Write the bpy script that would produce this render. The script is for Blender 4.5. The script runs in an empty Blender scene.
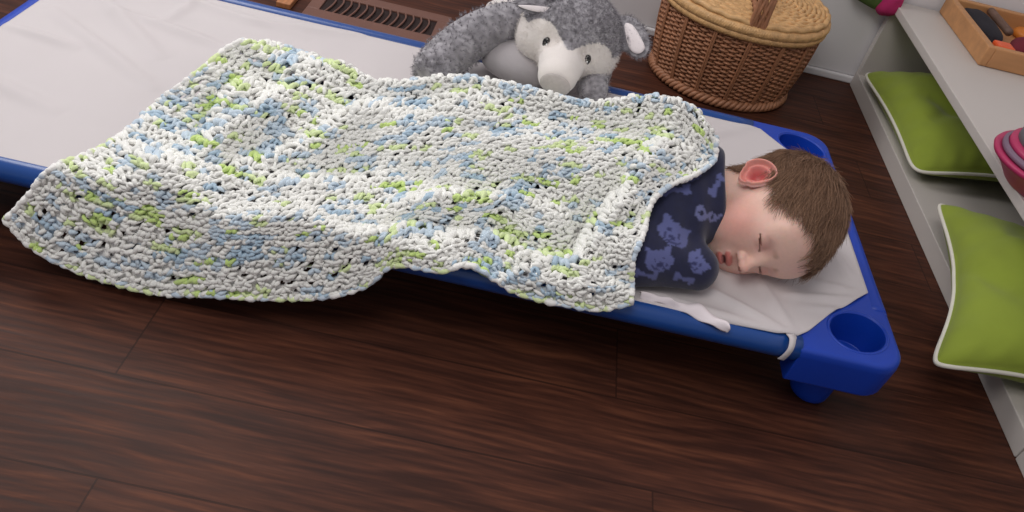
import bpy, bmesh, math, random
import numpy as np
from mathutils import Vector, Matrix, noise as mnoise
random.seed(7); rng = np.random.default_rng(7)
sc = bpy.context.scene; col = sc.collection
# ------------------------------------------------------------ camera frame
CP = [0.8523, -0.1937, 0.1182, 0.7706, -0.9838, 0.7716, 794.0626]
def eulR(a, b, c):
    ca, sa, cb, sb, cc, sn = math.cos(a), math.sin(a), math.cos(b), math.sin(b), math.cos(c), math.sin(c)
    return np.array([[cc,-sn,0],[sn,cc,0],[0,0,1]]) @ np.array([[cb,0,sb],[0,1,0],[-sb,0,cb]]) @ np.array([[1,0,0],[0,ca,-sa],[0,sa,ca]])
RC = eulR(*CP[:3]); CC = np.array(CP[3:6]); FC = CP[6]
def ray(px, py): return RC @ np.array([(px-512)/FC, -(py-256)/FC, -1.0])
def U(px, py, z=None, X=None, Y=None):
    d = ray(px, py)
    t = (z-CC[2])/d[2] if z is not None else ((X-CC[0])/d[0] if X is not None else (Y-CC[1])/d[1])
    return CC + d*t
cam_d = bpy.data.cameras.new('camera'); cam = bpy.data.objects.new('camera', cam_d); col.objects.link(cam)
cam_d.sensor_width = 36; cam_d.lens = FC/1024*36; cam_d.clip_start = .02
M4 = Matrix([list(RC[i])+[CC[i]] for i in range(3)]+[[0,0,0,1]])
cam.matrix_world = M4; sc.camera = cam
# ------------------------------------------------------------ materials
def s2l(c):
    return tuple((v/12.92 if v <= .04045 else ((v+.055)/1.055)**2.4) for v in [x/255 for x in c])
class NT:
    def __init__(s, name):
        s.m = bpy.data.materials.new(name); s.m.use_nodes = True; s.t = s.m.node_tree; s.b = s.t.nodes['Principled BSDF']
    def n(s, kind, **kw):
        n = s.t.nodes.new(kind)
        for k, v in kw.items():
            if k in n.inputs: n.inputs[k].default_value = v
            else: setattr(n, k, v)
        return n
    def l(s, a, b): s.t.links.new(a, b)
def mat(name, rgb, rough=.6, var=.06, scale=30, bump=0, bscale=200, sheen=0, coat=0, sss=0, metal=0, bdist=.002, stretch=None, spec=None):
    t = NT(name); c = s2l(rgb)
    tc = t.n('ShaderNodeTexCoord'); src = tc.outputs['Object']
    if stretch:
        mp = t.n('ShaderNodeMapping'); mp.inputs['Scale'].default_value = stretch; t.l(src, mp.inputs[0]); src = mp.outputs[0]
    nz = t.n('ShaderNodeTexNoise', Scale=scale, Detail=4.0); t.l(src, nz.inputs['Vector'])
    cr = t.n('ShaderNodeValToRGB'); e = cr.color_ramp.elements
    e[0].position = .3; e[1].position = .7
    e[0].color = tuple(max(0, v*(1-var)) for v in c)+(1,); e[1].color = tuple(min(1, v*(1+var)) for v in c)+(1,)
    t.l(nz.outputs[0], cr.inputs[0]); t.l(cr.outputs[0], t.b.inputs['Base Color'])
    t.b.inputs['Roughness'].default_value = rough; t.b.inputs['Metallic'].default_value = metal
    if spec is not None: t.b.inputs['Specular IOR Level'].default_value = spec
    if sheen: t.b.inputs['Sheen Weight'].default_value = sheen
    if coat: t.b.inputs['Coat Weight'].default_value = coat; t.b.inputs['Coat Roughness'].default_value = .2
    if sss:
        t.b.inputs['Subsurface Weight'].default_value = sss; t.b.inputs['Subsurface Radius'].default_value = (1, .35, .2); t.b.inputs['Subsurface Scale'].default_value = .008
    if bump:
        bn = t.n('ShaderNodeTexNoise', Scale=bscale, Detail=3.0); t.l(src, bn.inputs['Vector'])
        bp = t.n('ShaderNodeBump', Strength=bump, Distance=bdist); t.l(bn.outputs[0], bp.inputs['Height']); t.l(bp.outputs[0], t.b.inputs['Normal'])
    return t.m
def attr_mat(name, rough=.7, bump=0, bscale=300, sheen=0, sss=0, bdist=.002, spec=None, srad=(1,.35,.2)):
    t = NT(name); a = t.n('ShaderNodeVertexColor', layer_name='Col')
    tc = t.n('ShaderNodeTexCoord'); nz = t.n('ShaderNodeTexNoise', Scale=bscale, Detail=3.0); t.l(tc.outputs['Object'], nz.inputs['Vector'])
    mx = t.n('ShaderNodeMix', data_type='RGBA', blend_type='MULTIPLY'); mx.inputs[0].default_value = .12
    t.l(a.outputs[0], mx.inputs[6]); t.l(nz.outputs[0], mx.inputs[7]); t.l(mx.outputs[2], t.b.inputs['Base Color'])
    t.b.inputs['Roughness'].default_value = rough
    if spec is not None: t.b.inputs['Specular IOR Level'].default_value = spec
    if sheen: t.b.inputs['Sheen Weight'].default_value = sheen
    if sss:
        t.b.inputs['Subsurface Weight'].default_value = sss; t.b.inputs['Subsurface Radius'].default_value = srad; t.b.inputs['Subsurface Scale'].default_value = .006
    if bump:
        bp = t.n('ShaderNodeBump', Strength=bump, Distance=bdist); t.l(nz.outputs[0], bp.inputs['Height']); t.l(bp.outputs[0], t.b.inputs['Normal'])
    return t.m
# ------------------------------------------------------------ object helpers
def tag(o, label=None, cat=None, group=None, kind=None):
    for k, v in (('label', label), ('category', cat), ('group', group), ('kind', kind)):
        if v: o[k] = v
    return o
def empty(name, loc, label, cat, group=None):
    o = bpy.data.objects.new(name, None); col.objects.link(o); o.location = loc; o.empty_display_size = .05
    bpy.context.view_layer.update()
    return tag(o, label, cat, group)
def link(name, me, m, parent=None, smooth=True):
    """mesh in WORLD coordinates; keeps them there under its parent, with its origin at its own middle"""
    if m: me.materials.append(m)
    n = len(me.vertices); co = np.empty(n*3, np.float32); me.vertices.foreach_get('co', co); co = co.reshape(-1, 3)
    c = (co.min(0)+co.max(0))/2; c[2] = co[:, 2].min()
    me.vertices.foreach_set('co', (co-c).ravel()); me.update()
    if smooth: me.polygons.foreach_set('use_smooth', [True]*len(me.polygons))
    o = bpy.data.objects.new(name, me); col.objects.link(o)
    loc = Vector([float(x) for x in c])
    if parent:
        o.parent = parent; p = parent; off = Vector((0, 0, 0))
        while p: off += p.location; p = p.parent
        loc = loc-off
    o.location = loc
    return o
def mesh_np(name, V, F, colors=None):
    me = bpy.data.meshes.new(name)
    V = np.asarray(V, np.float32); F = np.asarray(F, np.int32); k = F.shape[1]
    me.vertices.add(len(V)); me.vertices.foreach_set('co', V.ravel())
    me.loops.add(F.size); me.loops.foreach_set('vertex_index', F.ravel())
    me.polygons.add(len(F)); me.polygons.foreach_set('loop_start', np.arange(0, F.size, k, dtype=np.int32))
    me.update(calc_edges=True); me.validate()
    if colors is not None: set_col(me, colors)
    return me
def set_col(me, colors):
    a = me.color_attributes.new('Col', 'FLOAT_COLOR', 'POINT')
    c = np.ones((len(me.vertices), 4), np.float32); c[:, :3] = colors; a.data.foreach_set('color', c.ravel())
def gridF(nu, nv, wrap_u=False, wrap_v=False, off=0):
    iu = np.arange(nu if wrap_u else nu-1); iv = np.arange(nv if wrap_v else nv-1)
    a, b = np.meshgrid(iu, iv, indexing='ij'); a = a.ravel(); b = b.ravel(); a2 = (a+1) % nu; b2 = (b+1) % nv
    return np.stack([a*nv+b, a2*nv+b, a2*nv+b2, a*nv+b2], 1)+off
def from_bm(name, bm, m, parent=None, smooth=True):
    bmesh.ops.recalc_face_normals(bm, faces=bm.faces)
    me = bpy.data.meshes.new(name); bm.to_mesh(me); bm.free(); return link(name, me, m, parent, smooth)
def bm_box(bm, lo, hi, bev=0, seg=2):
    r = bmesh.ops.create_cube(bm, size=1); vs = r['verts']
    for v in vs: v.co = Vector([lo[i]+(v.co[i]+.5)*(hi[i]-lo[i]) for i in range(3)])
    if bev:
        es = list({e for v in vs for e in v.link_edges}); bmesh.ops.bevel(bm, geom=es, offset=bev, segments=seg, affect='EDGES', profile=.5)
def box(name, lo, hi, m, parent=None, bev=.002, smooth=False):
    bm = bmesh.new(); bm_box(bm, lo, hi, bev); return from_bm(name, bm, m, parent, smooth)
def tube_np(pts, r, k=8, closed=False, caps=True):
    """pts (n,3), r scalar or (n,)"""
    P = np.asarray(pts, float); n = len(P); r = np.broadcast_to(np.asarray(r, float), (n,))
    T = np.roll(P, -1, 0)-np.roll(P, 1, 0) if closed else np.gradient(P, axis=0)
    T /= np.linalg.norm(T, axis=1)[:, None]+1e-12
    ref = np.array([0, 0, 1.]) if abs(T[0][2]) < .9 else np.array([1., 0, 0])
    N = np.empty_like(P); v = np.cross(T[0], ref); v /= np.linalg.norm(v)
    for i in range(n):
        v = v-T[i]*(v@T[i]); v /= np.linalg.norm(v)+1e-12; N[i] = v
    B = np.cross(T, N); a = np.arange(k)*2*math.pi/k
    V = P[:, None]+r[:, None, None]*(np.cos(a)[None, :, None]*N[:, None]+np.sin(a)[None, :, None]*B[:, None])
    V = V.reshape(-1, 3); F = gridF(n, k, wrap_u=closed, wrap_v=True)
    if caps and not closed:
        V = np.vstack([V, P[0]-T[0]*r[0]*.4, P[-1]+T[-1]*r[-1]*.4]); i0 = n*k
        for j in range(k):
            F = np.vstack([F, [i0, j, (j+1) % k, (j+1) % k]]); F = np.vstack([F, [i0+1, (n-1)*k+(j+1) % k, (n-1)*k+j, (n-1)*k+j]])
    return V, F
def merge_np(lst):
    Vs, Fs, o = [], [], 0
    for V, F in lst: Vs.append(V); Fs.append(F+o); o += len(V)
    return np.vstack(Vs), np.vstack(Fs)
def mesh_quads(name, V, F, colors=None):
    """quads where a repeated last index means a triangle"""
    if not (F[:, 2] == F[:, 3]).any(): return mesh_np(name, V, F, colors)
    me = bpy.data.meshes.new(name)
    me.from_pydata([tuple(v) for v in V], [], [tuple(f[:3]) if f[2] == f[3] else tuple(f) for f in F.tolist()]); me.update()
    if colors is not None: set_col(me, colors)
    return me
def tube(name, pts, r, m, parent=None, k=10, closed=False):
    V, F = tube_np(pts, r, k, closed); return link(name, mesh_quads(name, V, F), m, parent)
def spline(pts, n, closed=False):
    P = np.asarray(pts, float); m = len(P); out = []
    segs = m if closed else m-1
    for q in np.linspace(0, segs, n, endpoint=not closed):
        i = min(int(q), segs-1); t = q-i
        g = (lambda k: P[k % m]) if closed else (lambda k: P[max(0, min(m-1, k))])
        p0, p1, p2, p3 = g(i-1), g(i), g(i+1), g(i+2)
        out.append(.5*((2*p1)+(-p0+p2)*t+(2*p0-5*p1+4*p2-p3)*t*t+(-p0+3*p1-3*p2+p3)*t**3))
    return np.array(out)
def arcparam(pts, n, dens=None):
    """polyline resampled evenly by length (smooth spline through pts)"""
    S = spline(pts, 400); d = np.r_[0, np.cumsum(np.linalg.norm(np.diff(S, axis=0), axis=1))]; d /= d[-1]
    q = np.linspace(0, 1, n); return np.stack([np.interp(q, d, S[:, i]) for i in range(S.shape[1])], 1)
def strands(name, P, m, rad, parent=None):
    """P (n,k,3) world coordinates, hair curves"""
    n, k, _ = P.shape; cu = bpy.data.hair_curves.new(name); cu.add_curves([k]*n)
    c = P.reshape(-1, 3).mean(0); a = cu.attributes.get('position') or cu.attributes.new('position', 'FLOAT_VECTOR', 'POINT')
    a.data.foreach_set('vector', (P-c).astype(np.float32).ravel())
    ra = cu.attributes.get('radius') or cu.attributes.new('radius', 'FLOAT', 'POINT')
    prof = np.linspace(1, .25, k)[None, :]*np.ones((n, 1))*rad; ra.data.foreach_set('value', prof.astype(np.float32).ravel())
    cu.materials.append(m); o = bpy.data.objects.new(name, cu); col.objects.link(o); loc = Vector([float(x) for x in c])
    if parent:
        o.parent = parent; p = parent
        while p: loc -= p.location; p = p.parent
    o.location = loc; return o
# noise on numpy arrays
def vnoise(P, scale, seed=0):
    P = np.asarray(P, float)*scale+seed*17.31; sh = P.shape[:-1]; Q = P.reshape(-1, P.shape[-1])
    if Q.shape[1] == 2: Q = np.c_[Q, np.full(len(Q), seed*3.7)]
    i = np.floor(Q).astype(np.int64); f = Q-i; f = f*f*(3-2*f)
    def h(a):
        n = (a[:, 0]*374761393+a[:, 1]*668265263+a[:, 2]*2147483647) & 0xffffffff
        n = ((n ^ (n >> 13))*1274126177) & 0xffffffff; return ((n ^ (n >> 16)) & 0xffff)/65535.
    out = 0
    for dx in (0, 1):
        for dy in (0, 1):
            for dz in (0, 1):
                w = (f[:, 0] if dx else 1-f[:, 0])*(f[:, 1] if dy else 1-f[:, 1])*(f[:, 2] if dz else 1-f[:, 2])
                out = out+w*h(i+np.array([dx, dy, dz]))
    return (out*2-1).reshape(sh)
def sstep(a, b, x):
    t = np.clip((x-a)/(b-a), 0, 1); return t*t*(3-2*t)
def gauss(x, s): return np.exp(-(x/s)**2)
def segdist(x, y, a, b):
    d = (b-a); L2 = d@d; t = np.clip(((x-a[0])*d[0]+(y-a[1])*d[1])/L2, 0, 1)
    return np.hypot(x-a[0]-t*d[0], y-a[1]-t*d[1]), t

# ============================================================ SETTING
def floor_mat():
    t = NT('dark_wood_planks'); tc = t.n('ShaderNodeTexCoord'); sp = t.n('ShaderNodeSeparateXYZ'); t.l(tc.outputs['Object'], sp.inputs[0])
    def math_(op, a, b=None, c=None):
        n = t.n('ShaderNodeMath', operation=op)
        for i, v in enumerate((a, b, c)):
            if v is None: continue
            if isinstance(v, (int, float)): n.inputs[i].default_value = v
            else: t.l(v, n.inputs[i])
        return n.outputs[0]
    W = .1275
    ry = math_('DIVIDE', math_('ADD', sp.outputs[1], 10*W+.4315), W)          # joints at y=-.4315 and y=-.559
    row = math_('FLOOR', ry); fy = math_('FRACT', ry)
    wn = t.n('ShaderNodeTexWhiteNoise', noise_dimensions='1D'); t.l(row, wn.inputs['W'])
    rx = math_('DIVIDE', math_('ADD', sp.outputs[0], math_('MULTIPLY_ADD', row, .633, .597+24.4)), 1.22)
    colx = math_('FLOOR', rx); fx = math_('FRACT', rx)
    cb = t.n('ShaderNodeCombineXYZ'); t.l(row, cb.inputs[0]); t.l(colx, cb.inputs[1])
    w2 = t.n('ShaderNodeTexWhiteNoise', noise_dimensions='2D'); t.l(cb.outputs[0], w2.inputs['Vector'])
    off = t.n('ShaderNodeVectorMath', operation='SCALE'); t.l(w2.outputs['Color'], off.inputs[0]); off.inputs['Scale'].default_value = 9
    ad = t.n('ShaderNodeVectorMath', operation='ADD'); t.l(tc.outputs['Object'], ad.inputs[0]); t.l(off.outputs[0], ad.inputs[1])
    mp = t.n('ShaderNodeMapping'); mp.inputs['Scale'].default_value = (2.2, 24, 1); t.l(ad.outputs[0], mp.inputs[0])
    # warp for cathedral grain
    wz = t.n('ShaderNodeTexNoise', Scale=3.2, Detail=2.0); t.l(ad.outputs[0], wz.inputs['Vector'])
    ws = t.n('ShaderNodeVectorMath', operation='MULTIPLY_ADD'); t.l(wz.outputs['Color'], ws.inputs[0]); ws.inputs[1].default_value = (.0, 1.6, 0); t.l(mp.outputs[0], ws.inputs[2])
    g1 = t.n('ShaderNodeTexNoise', Scale=2.2, Detail=8.0, Roughness=.62); t.l(ws.outputs[0], g1.inputs['Vector'])
    mp2 = t.n('ShaderNodeMapping'); mp2.inputs['Scale'].default_value = (9, 160, 1); t.l(ad.outputs[0], mp2.inputs[0])
    g2 = t.n('ShaderNodeTexNoise', Scale=1.2, Detail=5.0); t.l(mp2.outputs[0], g2.inputs['Vector'])
    wv = t.n('ShaderNodeTexWave', wave_type='BANDS', bands_direction='Y', Scale=1.1, Distortion=3.5, Detail=3.0); wv.inputs['Detail Scale'].default_value = 1.4; t.l(ws.outputs[0], wv.inputs['Vector'])
    gm = math_('MULTIPLY_ADD', g2.outputs[0], .42, math_('MULTIPLY_ADD', wv.outputs['Fac'], .05, math_('MULTIPLY', g1.outputs[0], .56)))
    cr = t.n('ShaderNodeValToRGB'); el = cr.color_ramp.elements
    el[0].position = .30; el[0].color = s2l((42, 22, 16))+(1,); el[1].position = .74; el[1].color = s2l((112, 66, 45))+(1,)
    e = el.new(.45); e.color = s2l((60, 32, 23))+(1,); e = el.new(.56); e.color = s2l((79, 44, 31))+(1,)
    t.l(gm, cr.inputs[0])
    # knots
    mk = t.n('ShaderNodeMapping'); mk.inputs['Scale'].default_value = (3.2, 7, 1); t.l(ad.outputs[0], mk.inputs[0])
    vo = t.n('ShaderNodeTexVoronoi', Scale=1.0); t.l(mk.outputs[0], vo.inputs['Vector'])
    kr = t.n('ShaderNodeValToRGB'); kr.color_ramp.elements[0].position = .02; kr.color_ramp.elements[0].color = (.35, .3, .28, 1); kr.color_ramp.elements[1].position = .13; kr.color_ramp.elements[1].color = (1, 1, 1, 1)
    t.l(vo.outputs['Distance'], kr.inputs[0])
    mxk = t.n('ShaderNodeMix', data_type='RGBA', blend_type='MULTIPLY'); mxk.inputs[0].default_value = .8; t.l(cr.outputs[0], mxk.inputs[6]); t.l(kr.outputs[0], mxk.inputs[7])
    tone = math_('MULTIPLY_ADD', w2.outputs['Value'], .3, .84)
    mxt = t.n('ShaderNodeMix', data_type='RGBA', blend_type='MULTIPLY'); mxt.inputs[0].default_value = 1; t.l(mxk.outputs[2], mxt.inputs[6])
    ct = t.n('ShaderNodeCombineColor'); t.l(tone, ct.inputs[0]); t.l(tone, ct.inputs[1]); t.l(tone, ct.inputs[2]); t.l(ct.outputs[0], mxt.inputs[7])
    jy = math_('LESS_THAN', math_('ABSOLUTE', math_('SUBTRACT', math_('FRACT', math_('ADD', fy, .5)), .5)), .010)
    jx = math_('LESS_THAN', math_('ABSOLUTE', math_('SUBTRACT', math_('FRACT', math_('ADD', fx, .5)), .5)), .0009)
    jm = math_('MAXIMUM', jy, jx)
    mj = t.n('ShaderNodeMix', data_type='RGBA'); t.l(math_('MULTIPLY', jm, .62), mj.inputs[0]); t.l(mxt.outputs[2], mj.inputs[6]); mj.inputs[7].default_value = s2l((30, 14, 9))+(1,)
    t.l(mj.outputs[2], t.b.inputs['Base Color'])
    rr = math_('MULTIPLY_ADD', g2.outputs[0], .2, .44); t.l(rr, t.b.inputs['Roughness'])
    t.b.inputs['Specular IOR Level'].default_value = .22
    bp = t.n('ShaderNodeBump', Strength=.25, Distance=.001); t.l(math_('SUBTRACT', gm, jm), bp.inputs['Height']); t.l(bp.outputs[0], t.b.inputs['Normal'])
    return t.m
fl = box('floor', (-2.5, -2.5, -.03), (3.2, 2.2, 0), floor_mat(), bev=0); tag(fl, kind='structure')
fl.data.transform(Matrix.Translation(fl.location)); fl.location = (0, 0, 0)
wallm = mat('white_wall_paint', (224, 221, 223), .7, .02, 3, bump=.1, bscale=90)
trimm = mat('white_trim_paint', (224, 221, 223), .45, .02, 3)
WY = .838
w = box('wall_back', (-2.5, WY+.012, 0), (1.86, WY+.12, 2.4), wallm, bev=0); tag(w, kind='structure')
w = box('wall_right', (1.90, -2.5, 0), (2.02, WY+.12, 2.4), wallm, bev=0); tag(w, kind='structure')
bm = bmesh.new(); bm_box(bm, (-2.5, WY-.001, .018), (1.86, WY+.013, .30), .003); bm_box(bm, (-2.5, WY-.008, 0), (1.86, WY+.004, .018), .004)
tag(from_bm('baseboard_back', bm, trimm, None, False), kind='structure')

# ============================================================ COT
blue_r = mat('blue_steel_paint', (14, 66, 138), .32, .06, 8, coat=.2)
blue_p = mat('blue_moulded_plastic', (8, 58, 168), .42, .05, 12, bump=.06, bscale=500, bdist=.0004)
L, HW, ZT, RR = 1.314, .28, .1362, .0162
cot = empty('daycare_cot', (L/2, 0, 0), 'low blue stackable daycare cot with cup-holder corners standing on the wood floor', 'cot')
def rail(a, b, name): tube(name, [np.array(a)+(np.array(b)-np.array(a))*t for t in np.linspace(0, 1, 24)], RR, blue_r, cot, 16)
rail((.09, -HW+RR, ZT-RR-.001), (L-.136, -HW+RR, ZT-RR-.001), 'side_rail'); rail((.09, HW-RR, ZT-RR-.001), (L-.136, HW-RR, ZT-RR-.001), 'side_rail')
def end_rail(sx):
    X = (L-.014) if sx > 0 else .014
    P = spline([(X, -.17, .118), (X, -.1, .117), (X, 0, .117), (X, .1, .117), (X, .17, .118)], 26)
    V, F = tube_np(P, .0165, 14); return link('end_rail', mesh_quads('end_rail', V, F), blue_p, cot)
end_rail(1); end_rail(-1)
def cut_bool(o, cutter, op='DIFFERENCE'):
    md = o.modifiers.new('b', 'BOOLEAN'); md.object = cutter; md.operation = op; md.solver = 'EXACT'
    bpy.context.view_layer.update(); dg = bpy.context.evaluated_depsgraph_get()
    me = bpy.data.meshes.new_from_object(o.evaluated_get(dg)); o.modifiers.clear(); o.data = me; bpy.data.objects.remove(cutter)
def bracket(sx, sy):
    # local: outer corner at (0,0), x inward, y inward
    def out(r, inset):
        pts = []
        a, b = .138, .142
        e = inset
        for q in np.linspace(0, math.pi/2, 9): pts.append((e+r-r*math.cos(q), e+r-r*math.sin(q)))   # rounded outer corner
        pts += [(a*.55, e), (a, e), (a, .030), (.134, .046), (.108, .092), (.072, .126), (.034, .134), (.030, b), (e, b), (e, b*.55)]
        return pts
    bm = bmesh.new(); rings = []
    for z, ins, r in ((.073, .004, .036), (.078, .001, .040), (.118, 0, .040), (.1265, .001, .040), (.1300, .004, .038), (.1315, .009, .034)):
        rings.append([bm.verts.new((x, y, z)) for x, y in out(r, ins)])
    for A, B in zip(rings[:-1], rings[1:]):
        for i in range(len(A)): bm.faces.new((A[i], A[(i+1) % len(A)], B[(i+1) % len(A)], B[i]))
    bm.faces.new(rings[-1]); bm.faces.new(rings[0])
    for v in bm.verts: v.co = Vector((L-v.co.x if sx > 0 else v.co.x, -HW+v.co.y if sy < 0 else HW-v.co.y, v.co.z))
    bmesh.ops.recalc_face_normals(bm, faces=bm.faces)
    me = bpy.data.meshes.new('corner_bracket'); bm.to_mesh(me); bm.free(); o = bpy.data.objects.new('corner_bracket', me); col.objects.link(o)
    cx, cy = (L-.0545 if sx > 0 else .0545), (-HW+.0575)*(1 if sy < 0 else -1); an = .62*(-sx*sy)
    bm = bmesh.new(); bmesh.ops.create_cone(bm, cap_ends=True, segments=48, radius1=.032, radius2=.0375, depth=.085)
    for v in bm.verts:
        x, y = v.co.x*1.13, v.co.y*.94; v.co = Vector((cx+x*math.cos(an)-y*math.sin(an), cy+x*math.sin(an)+y*math.cos(an), v.co.z+.125))
    me2 = bpy.data.meshes.new('c'); bm.to_mesh(me2); bm.free(); c = bpy.data.objects.new('c', me2); col.objects.link(c)
    cut_bool(o, c); me = o.data; bpy.data.objects.remove(o)
    o = link('corner_bracket', me, blue_p, cot, smooth=False)
    bv = o.modifiers.new('bev', 'BEVEL'); bv.width = .0025; bv.segments = 3; bv.limit_method = 'ANGLE'; bv.angle_limit = math.radians(40)
    me.polygons.foreach_set('use_smooth', [True]*len(me.polygons)); ws = o.modifiers.new('wn', 'WEIGHTED_NORMAL'); ws.keep_sharp = False
    # raised lip round the cup holder
    a = np.linspace(0, 2*math.pi, 40, endpoint=False)
    tube('cup_holder_rim', np.stack([cx+.0432*np.cos(a)*math.cos(an)-.0360*np.sin(a)*math.sin(an), cy+.0432*np.cos(a)*math.sin(an)+.0360*np.sin(a)*math.cos(an), np.full(40, .1305)], 1), .0022, blue_p, o, 8, True)
    fx, fy = (L-.062 if sx > 0 else .062), (-HW+.066)*(1 if sy < 0 else -1)
    V, F = tube_np([(fx, fy, .078), (fx, fy, .05), (fx, fy, .012), (fx, fy, .004), (fx, fy, 0.0012)], [.031, .0295, .027, .026, .023], 28)
    link('foot', mesh_quads('foot', V, F), blue_p, o)
for sx in (1, -1):
    for sy in (-1, 1): bracket(sx, sy)

# sheet -------------------------------------------------------
sheetm = mat('white_cotton_sheet', (200, 193, 194), .85, .02, 5, bump=.12, bscale=900, bdist=.0005, sheen=.1)
def sheet():
    nx, ny = 300, 130; xs = np.linspace(.022, L-.024, nx); V = np.zeros((nx, ny, 3))
    for i, x in enumerate(xs):
        e = min(x, L-x)
        def edge(e):
            return np.interp(e, [.022, .028, .05, .09, .125, .143, .17, .3], [.140, .146, .168, .203, .2445, .2600, .2655, .2665])
        eb = min(edge(e), .2455)
        y = edge(e); t = np.linspace(-1, 1, ny); ys = np.where(t > 0, t*eb, t*y)
        V[i, :, 0] = x; V[i, :, 1] = ys
    X, Y = V[..., 0], V[..., 1]
    z = np.full(X.shape, .1352)
    sag = sstep(.0, .12, np.minimum(X, L-X))*sstep(0, .1, HW-np.abs(Y)); z -= .0035*sag
    def wr(a, b, amp, wd):
        d, t = segdist(X, Y, np.array(a, float), np.array(b, float)); return 1.6*amp*gauss(d, wd)*np.sin(np.clip(t, 0.0, 1)*math.pi)**.6
    for a, b, amp, wd in [((1.17, -.265), (1.02, -.19), .0045, .010), ((1.29, -.15), (1.12, -.14), .0042, .010), ((1.29, -.16), (1.16, -.185), .0038, .007),
                          ((1.165, -.265), (.95, -.24), .0035, .009), ((1.28, -.14), (1.22, .02), .003, .010), ((1.17, -.26), (1.13, -.15), .003, .008), ((1.26, -.19), (1.18, -.20), .003, .006),
                          ((1.18, .25), (1.02, .13), .003, .012), ((1.27, .16), (1.2, .12), .003, .01),
                          ((.05, .2), (.25, .03), .005, .014), ((.04, .1), (.28, -.05), .0045, .012), ((.1, .24), (.42, .19), .004, .012), ((.03, -.1), (.2, -.15), .004, .013),
                          ((.12, .14), (.34, .10), .0045, .012), ((.5, .24), (.3, .2), .004, .012), ((.02, .02), (.14, .01), .004, .01), ((.22, .26), (.2, .12), .003, .01)]:
        z += wr(a, b, amp, wd)
    z += .0010*vnoise(np.stack([X, Y], -1), 22, 1)*sag
    lip = sstep(.262, .2665, np.abs(Y)); z -= .001*lip
    V[..., 2] = z
    top = V.reshape(-1, 3); bot = top-np.array([0, 0, .0012]); F = gridF(nx, ny); n = len(top)
    rim = np.r_[np.arange(ny), np.arange(1, nx)*ny+ny-1, (nx-1)*ny+np.arange(ny-2, -1, -1), np.arange(nx-2, 0, -1)*ny]
    r2 = np.roll(rim, -1); side = np.stack([rim, r2, r2+n, rim+n], 1)
    o = link('fitted_sheet', mesh_np('fitted_sheet', np.vstack([top, bot]), np.vstack([F, F[:, ::-1]+n, side])), sheetm)
    tag(o, 'plain white cotton sheet stretched over the low blue cot', 'sheet'); return o
sh = sheet()
def ribbon(name, path, w, side, m, parent, th=.0012, n=30):
    """cloth strip following path; side = width direction"""
    P = spline(path, n); s = np.array(side, float); s /= np.linalg.norm(s); wv = np.broadcast_to(np.asarray(w), (n,)) if np.ndim(w) == 0 else np.interp(np.linspace(0, 1, n), np.linspace(0, 1, len(w)), w)
    T = np.gradient(P, axis=0); N = np.cross(T, s); N /= np.linalg.norm(N, axis=1)[:, None]
    R = [P-s*wv[:, None]/2-N*th/2, P+s*wv[:, None]/2-N*th/2, P+s*wv[:, None]/2+N*th/2, P-s*wv[:, None]/2+N*th/2]
    V = np.stack(R, 1).reshape(-1, 3); F = gridF(n, 4, wrap_v=True)
    F = np.vstack([F, [[0, 1, 2, 3]], [[(n-1)*4+3, (n-1)*4+2, (n-1)*4+1, (n-1)*4]]])
    return link(name, mesh_np(name, V, F), m, parent, False)
for sx in (1,):
    for sy in (-1,):
        X = 1.161; yy = sy
        ribbon('corner_strap', [(X-.006, yy*.250, .1368), (X+.001, yy*.264, .1368), (X+.001, yy*.272, .1376), (X+.000, yy*.2812, .1315), (X-.002, yy*.2835, .121), (X-.004, yy*.2815, .110)],
               [.018, .012, .008, .007, .007, .008], (1, 0, 0), sheetm, sh)
# folded tissue-like flap of the sheet over the front rail
def flap():
    tx = [(640, 292), (668, 297), (676, 303), (698, 303), (709, 312), (727, 322), (730, 330)]
    out = []
    bx = [(640, 298), (668, 305), (676, 309), (692, 316), (705, 322), (718, 328), (729, 331)]
    n = 40; A = arcparam([U(x, y, z=.1405) for x, y in tx], n); B = arcparam([U(x, y, z=.136) for x, y in bx], n)
    k = 12; V = np.zeros((n, k, 3))
    for j in range(k):
        t = j/(k-1); V[:, j] = A*(1-t)+B*t
        V[:, j, 2] += .004*math.sin(t*math.pi)+.0015*np.sin(np.arange(n)*.55+t*3)
    V = V.reshape(-1, 3); N = len(V); F = gridF(n, k); rim = np.r_[np.arange(k), np.arange(1, n)*k+k-1, (n-1)*k+np.arange(k-2, -1, -1), np.arange(n-2, 0, -1)*k]; r2 = np.roll(rim, -1)
    F = np.vstack([F, F[:, ::-1]+N, np.stack([rim, r2, r2+N, rim+N], 1)])
    link('sheet_hem_fold', mesh_np('f', np.vstack([V, V-np.array([0, 0, .0015])]), F), mat('white_hem', (232, 222, 226), .8, .01), sh)
flap()

# ============================================================ HEAD (signed distance, marched radially)
def ell(P, c, r):
    q = (P-np.array(c))/np.array(r); k0 = np.linalg.norm(q, axis=-1); k1 = np.linalg.norm(q/np.array(r), axis=-1); return k0*(k0-1)/(k1+1e-9)
def cap(P, a, b, ra, rb):
    a = np.array(a, float); b = np.array(b, float); d = b-a; t = np.clip(((P-a)@d)/(d@d), 0, 1)
    return np.linalg.norm(P-a-t[..., None]*d, axis=-1)-(ra+(rb-ra)*t)
def smin(a, b, k): h = np.clip(.5+.5*(b-a)/k, 0, 1); return b*(1-h)+a*h-k*h*(1-h)
def smax(a, b, k): return -smin(-a, -b, k)
f_ = np.array([-.100, -.966, -.240]); f_ /= np.linalg.norm(f_)
u_ = np.array([.912, -.173, .371]); u_ -= f_*(u_@f_); u_ /= np.linalg.norm(u_); s_ = np.cross(f_, u_)
HR = np.stack([s_, f_, u_], 1); HC = np.array([1.128, -.106, .1975]); HS = .975
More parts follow.
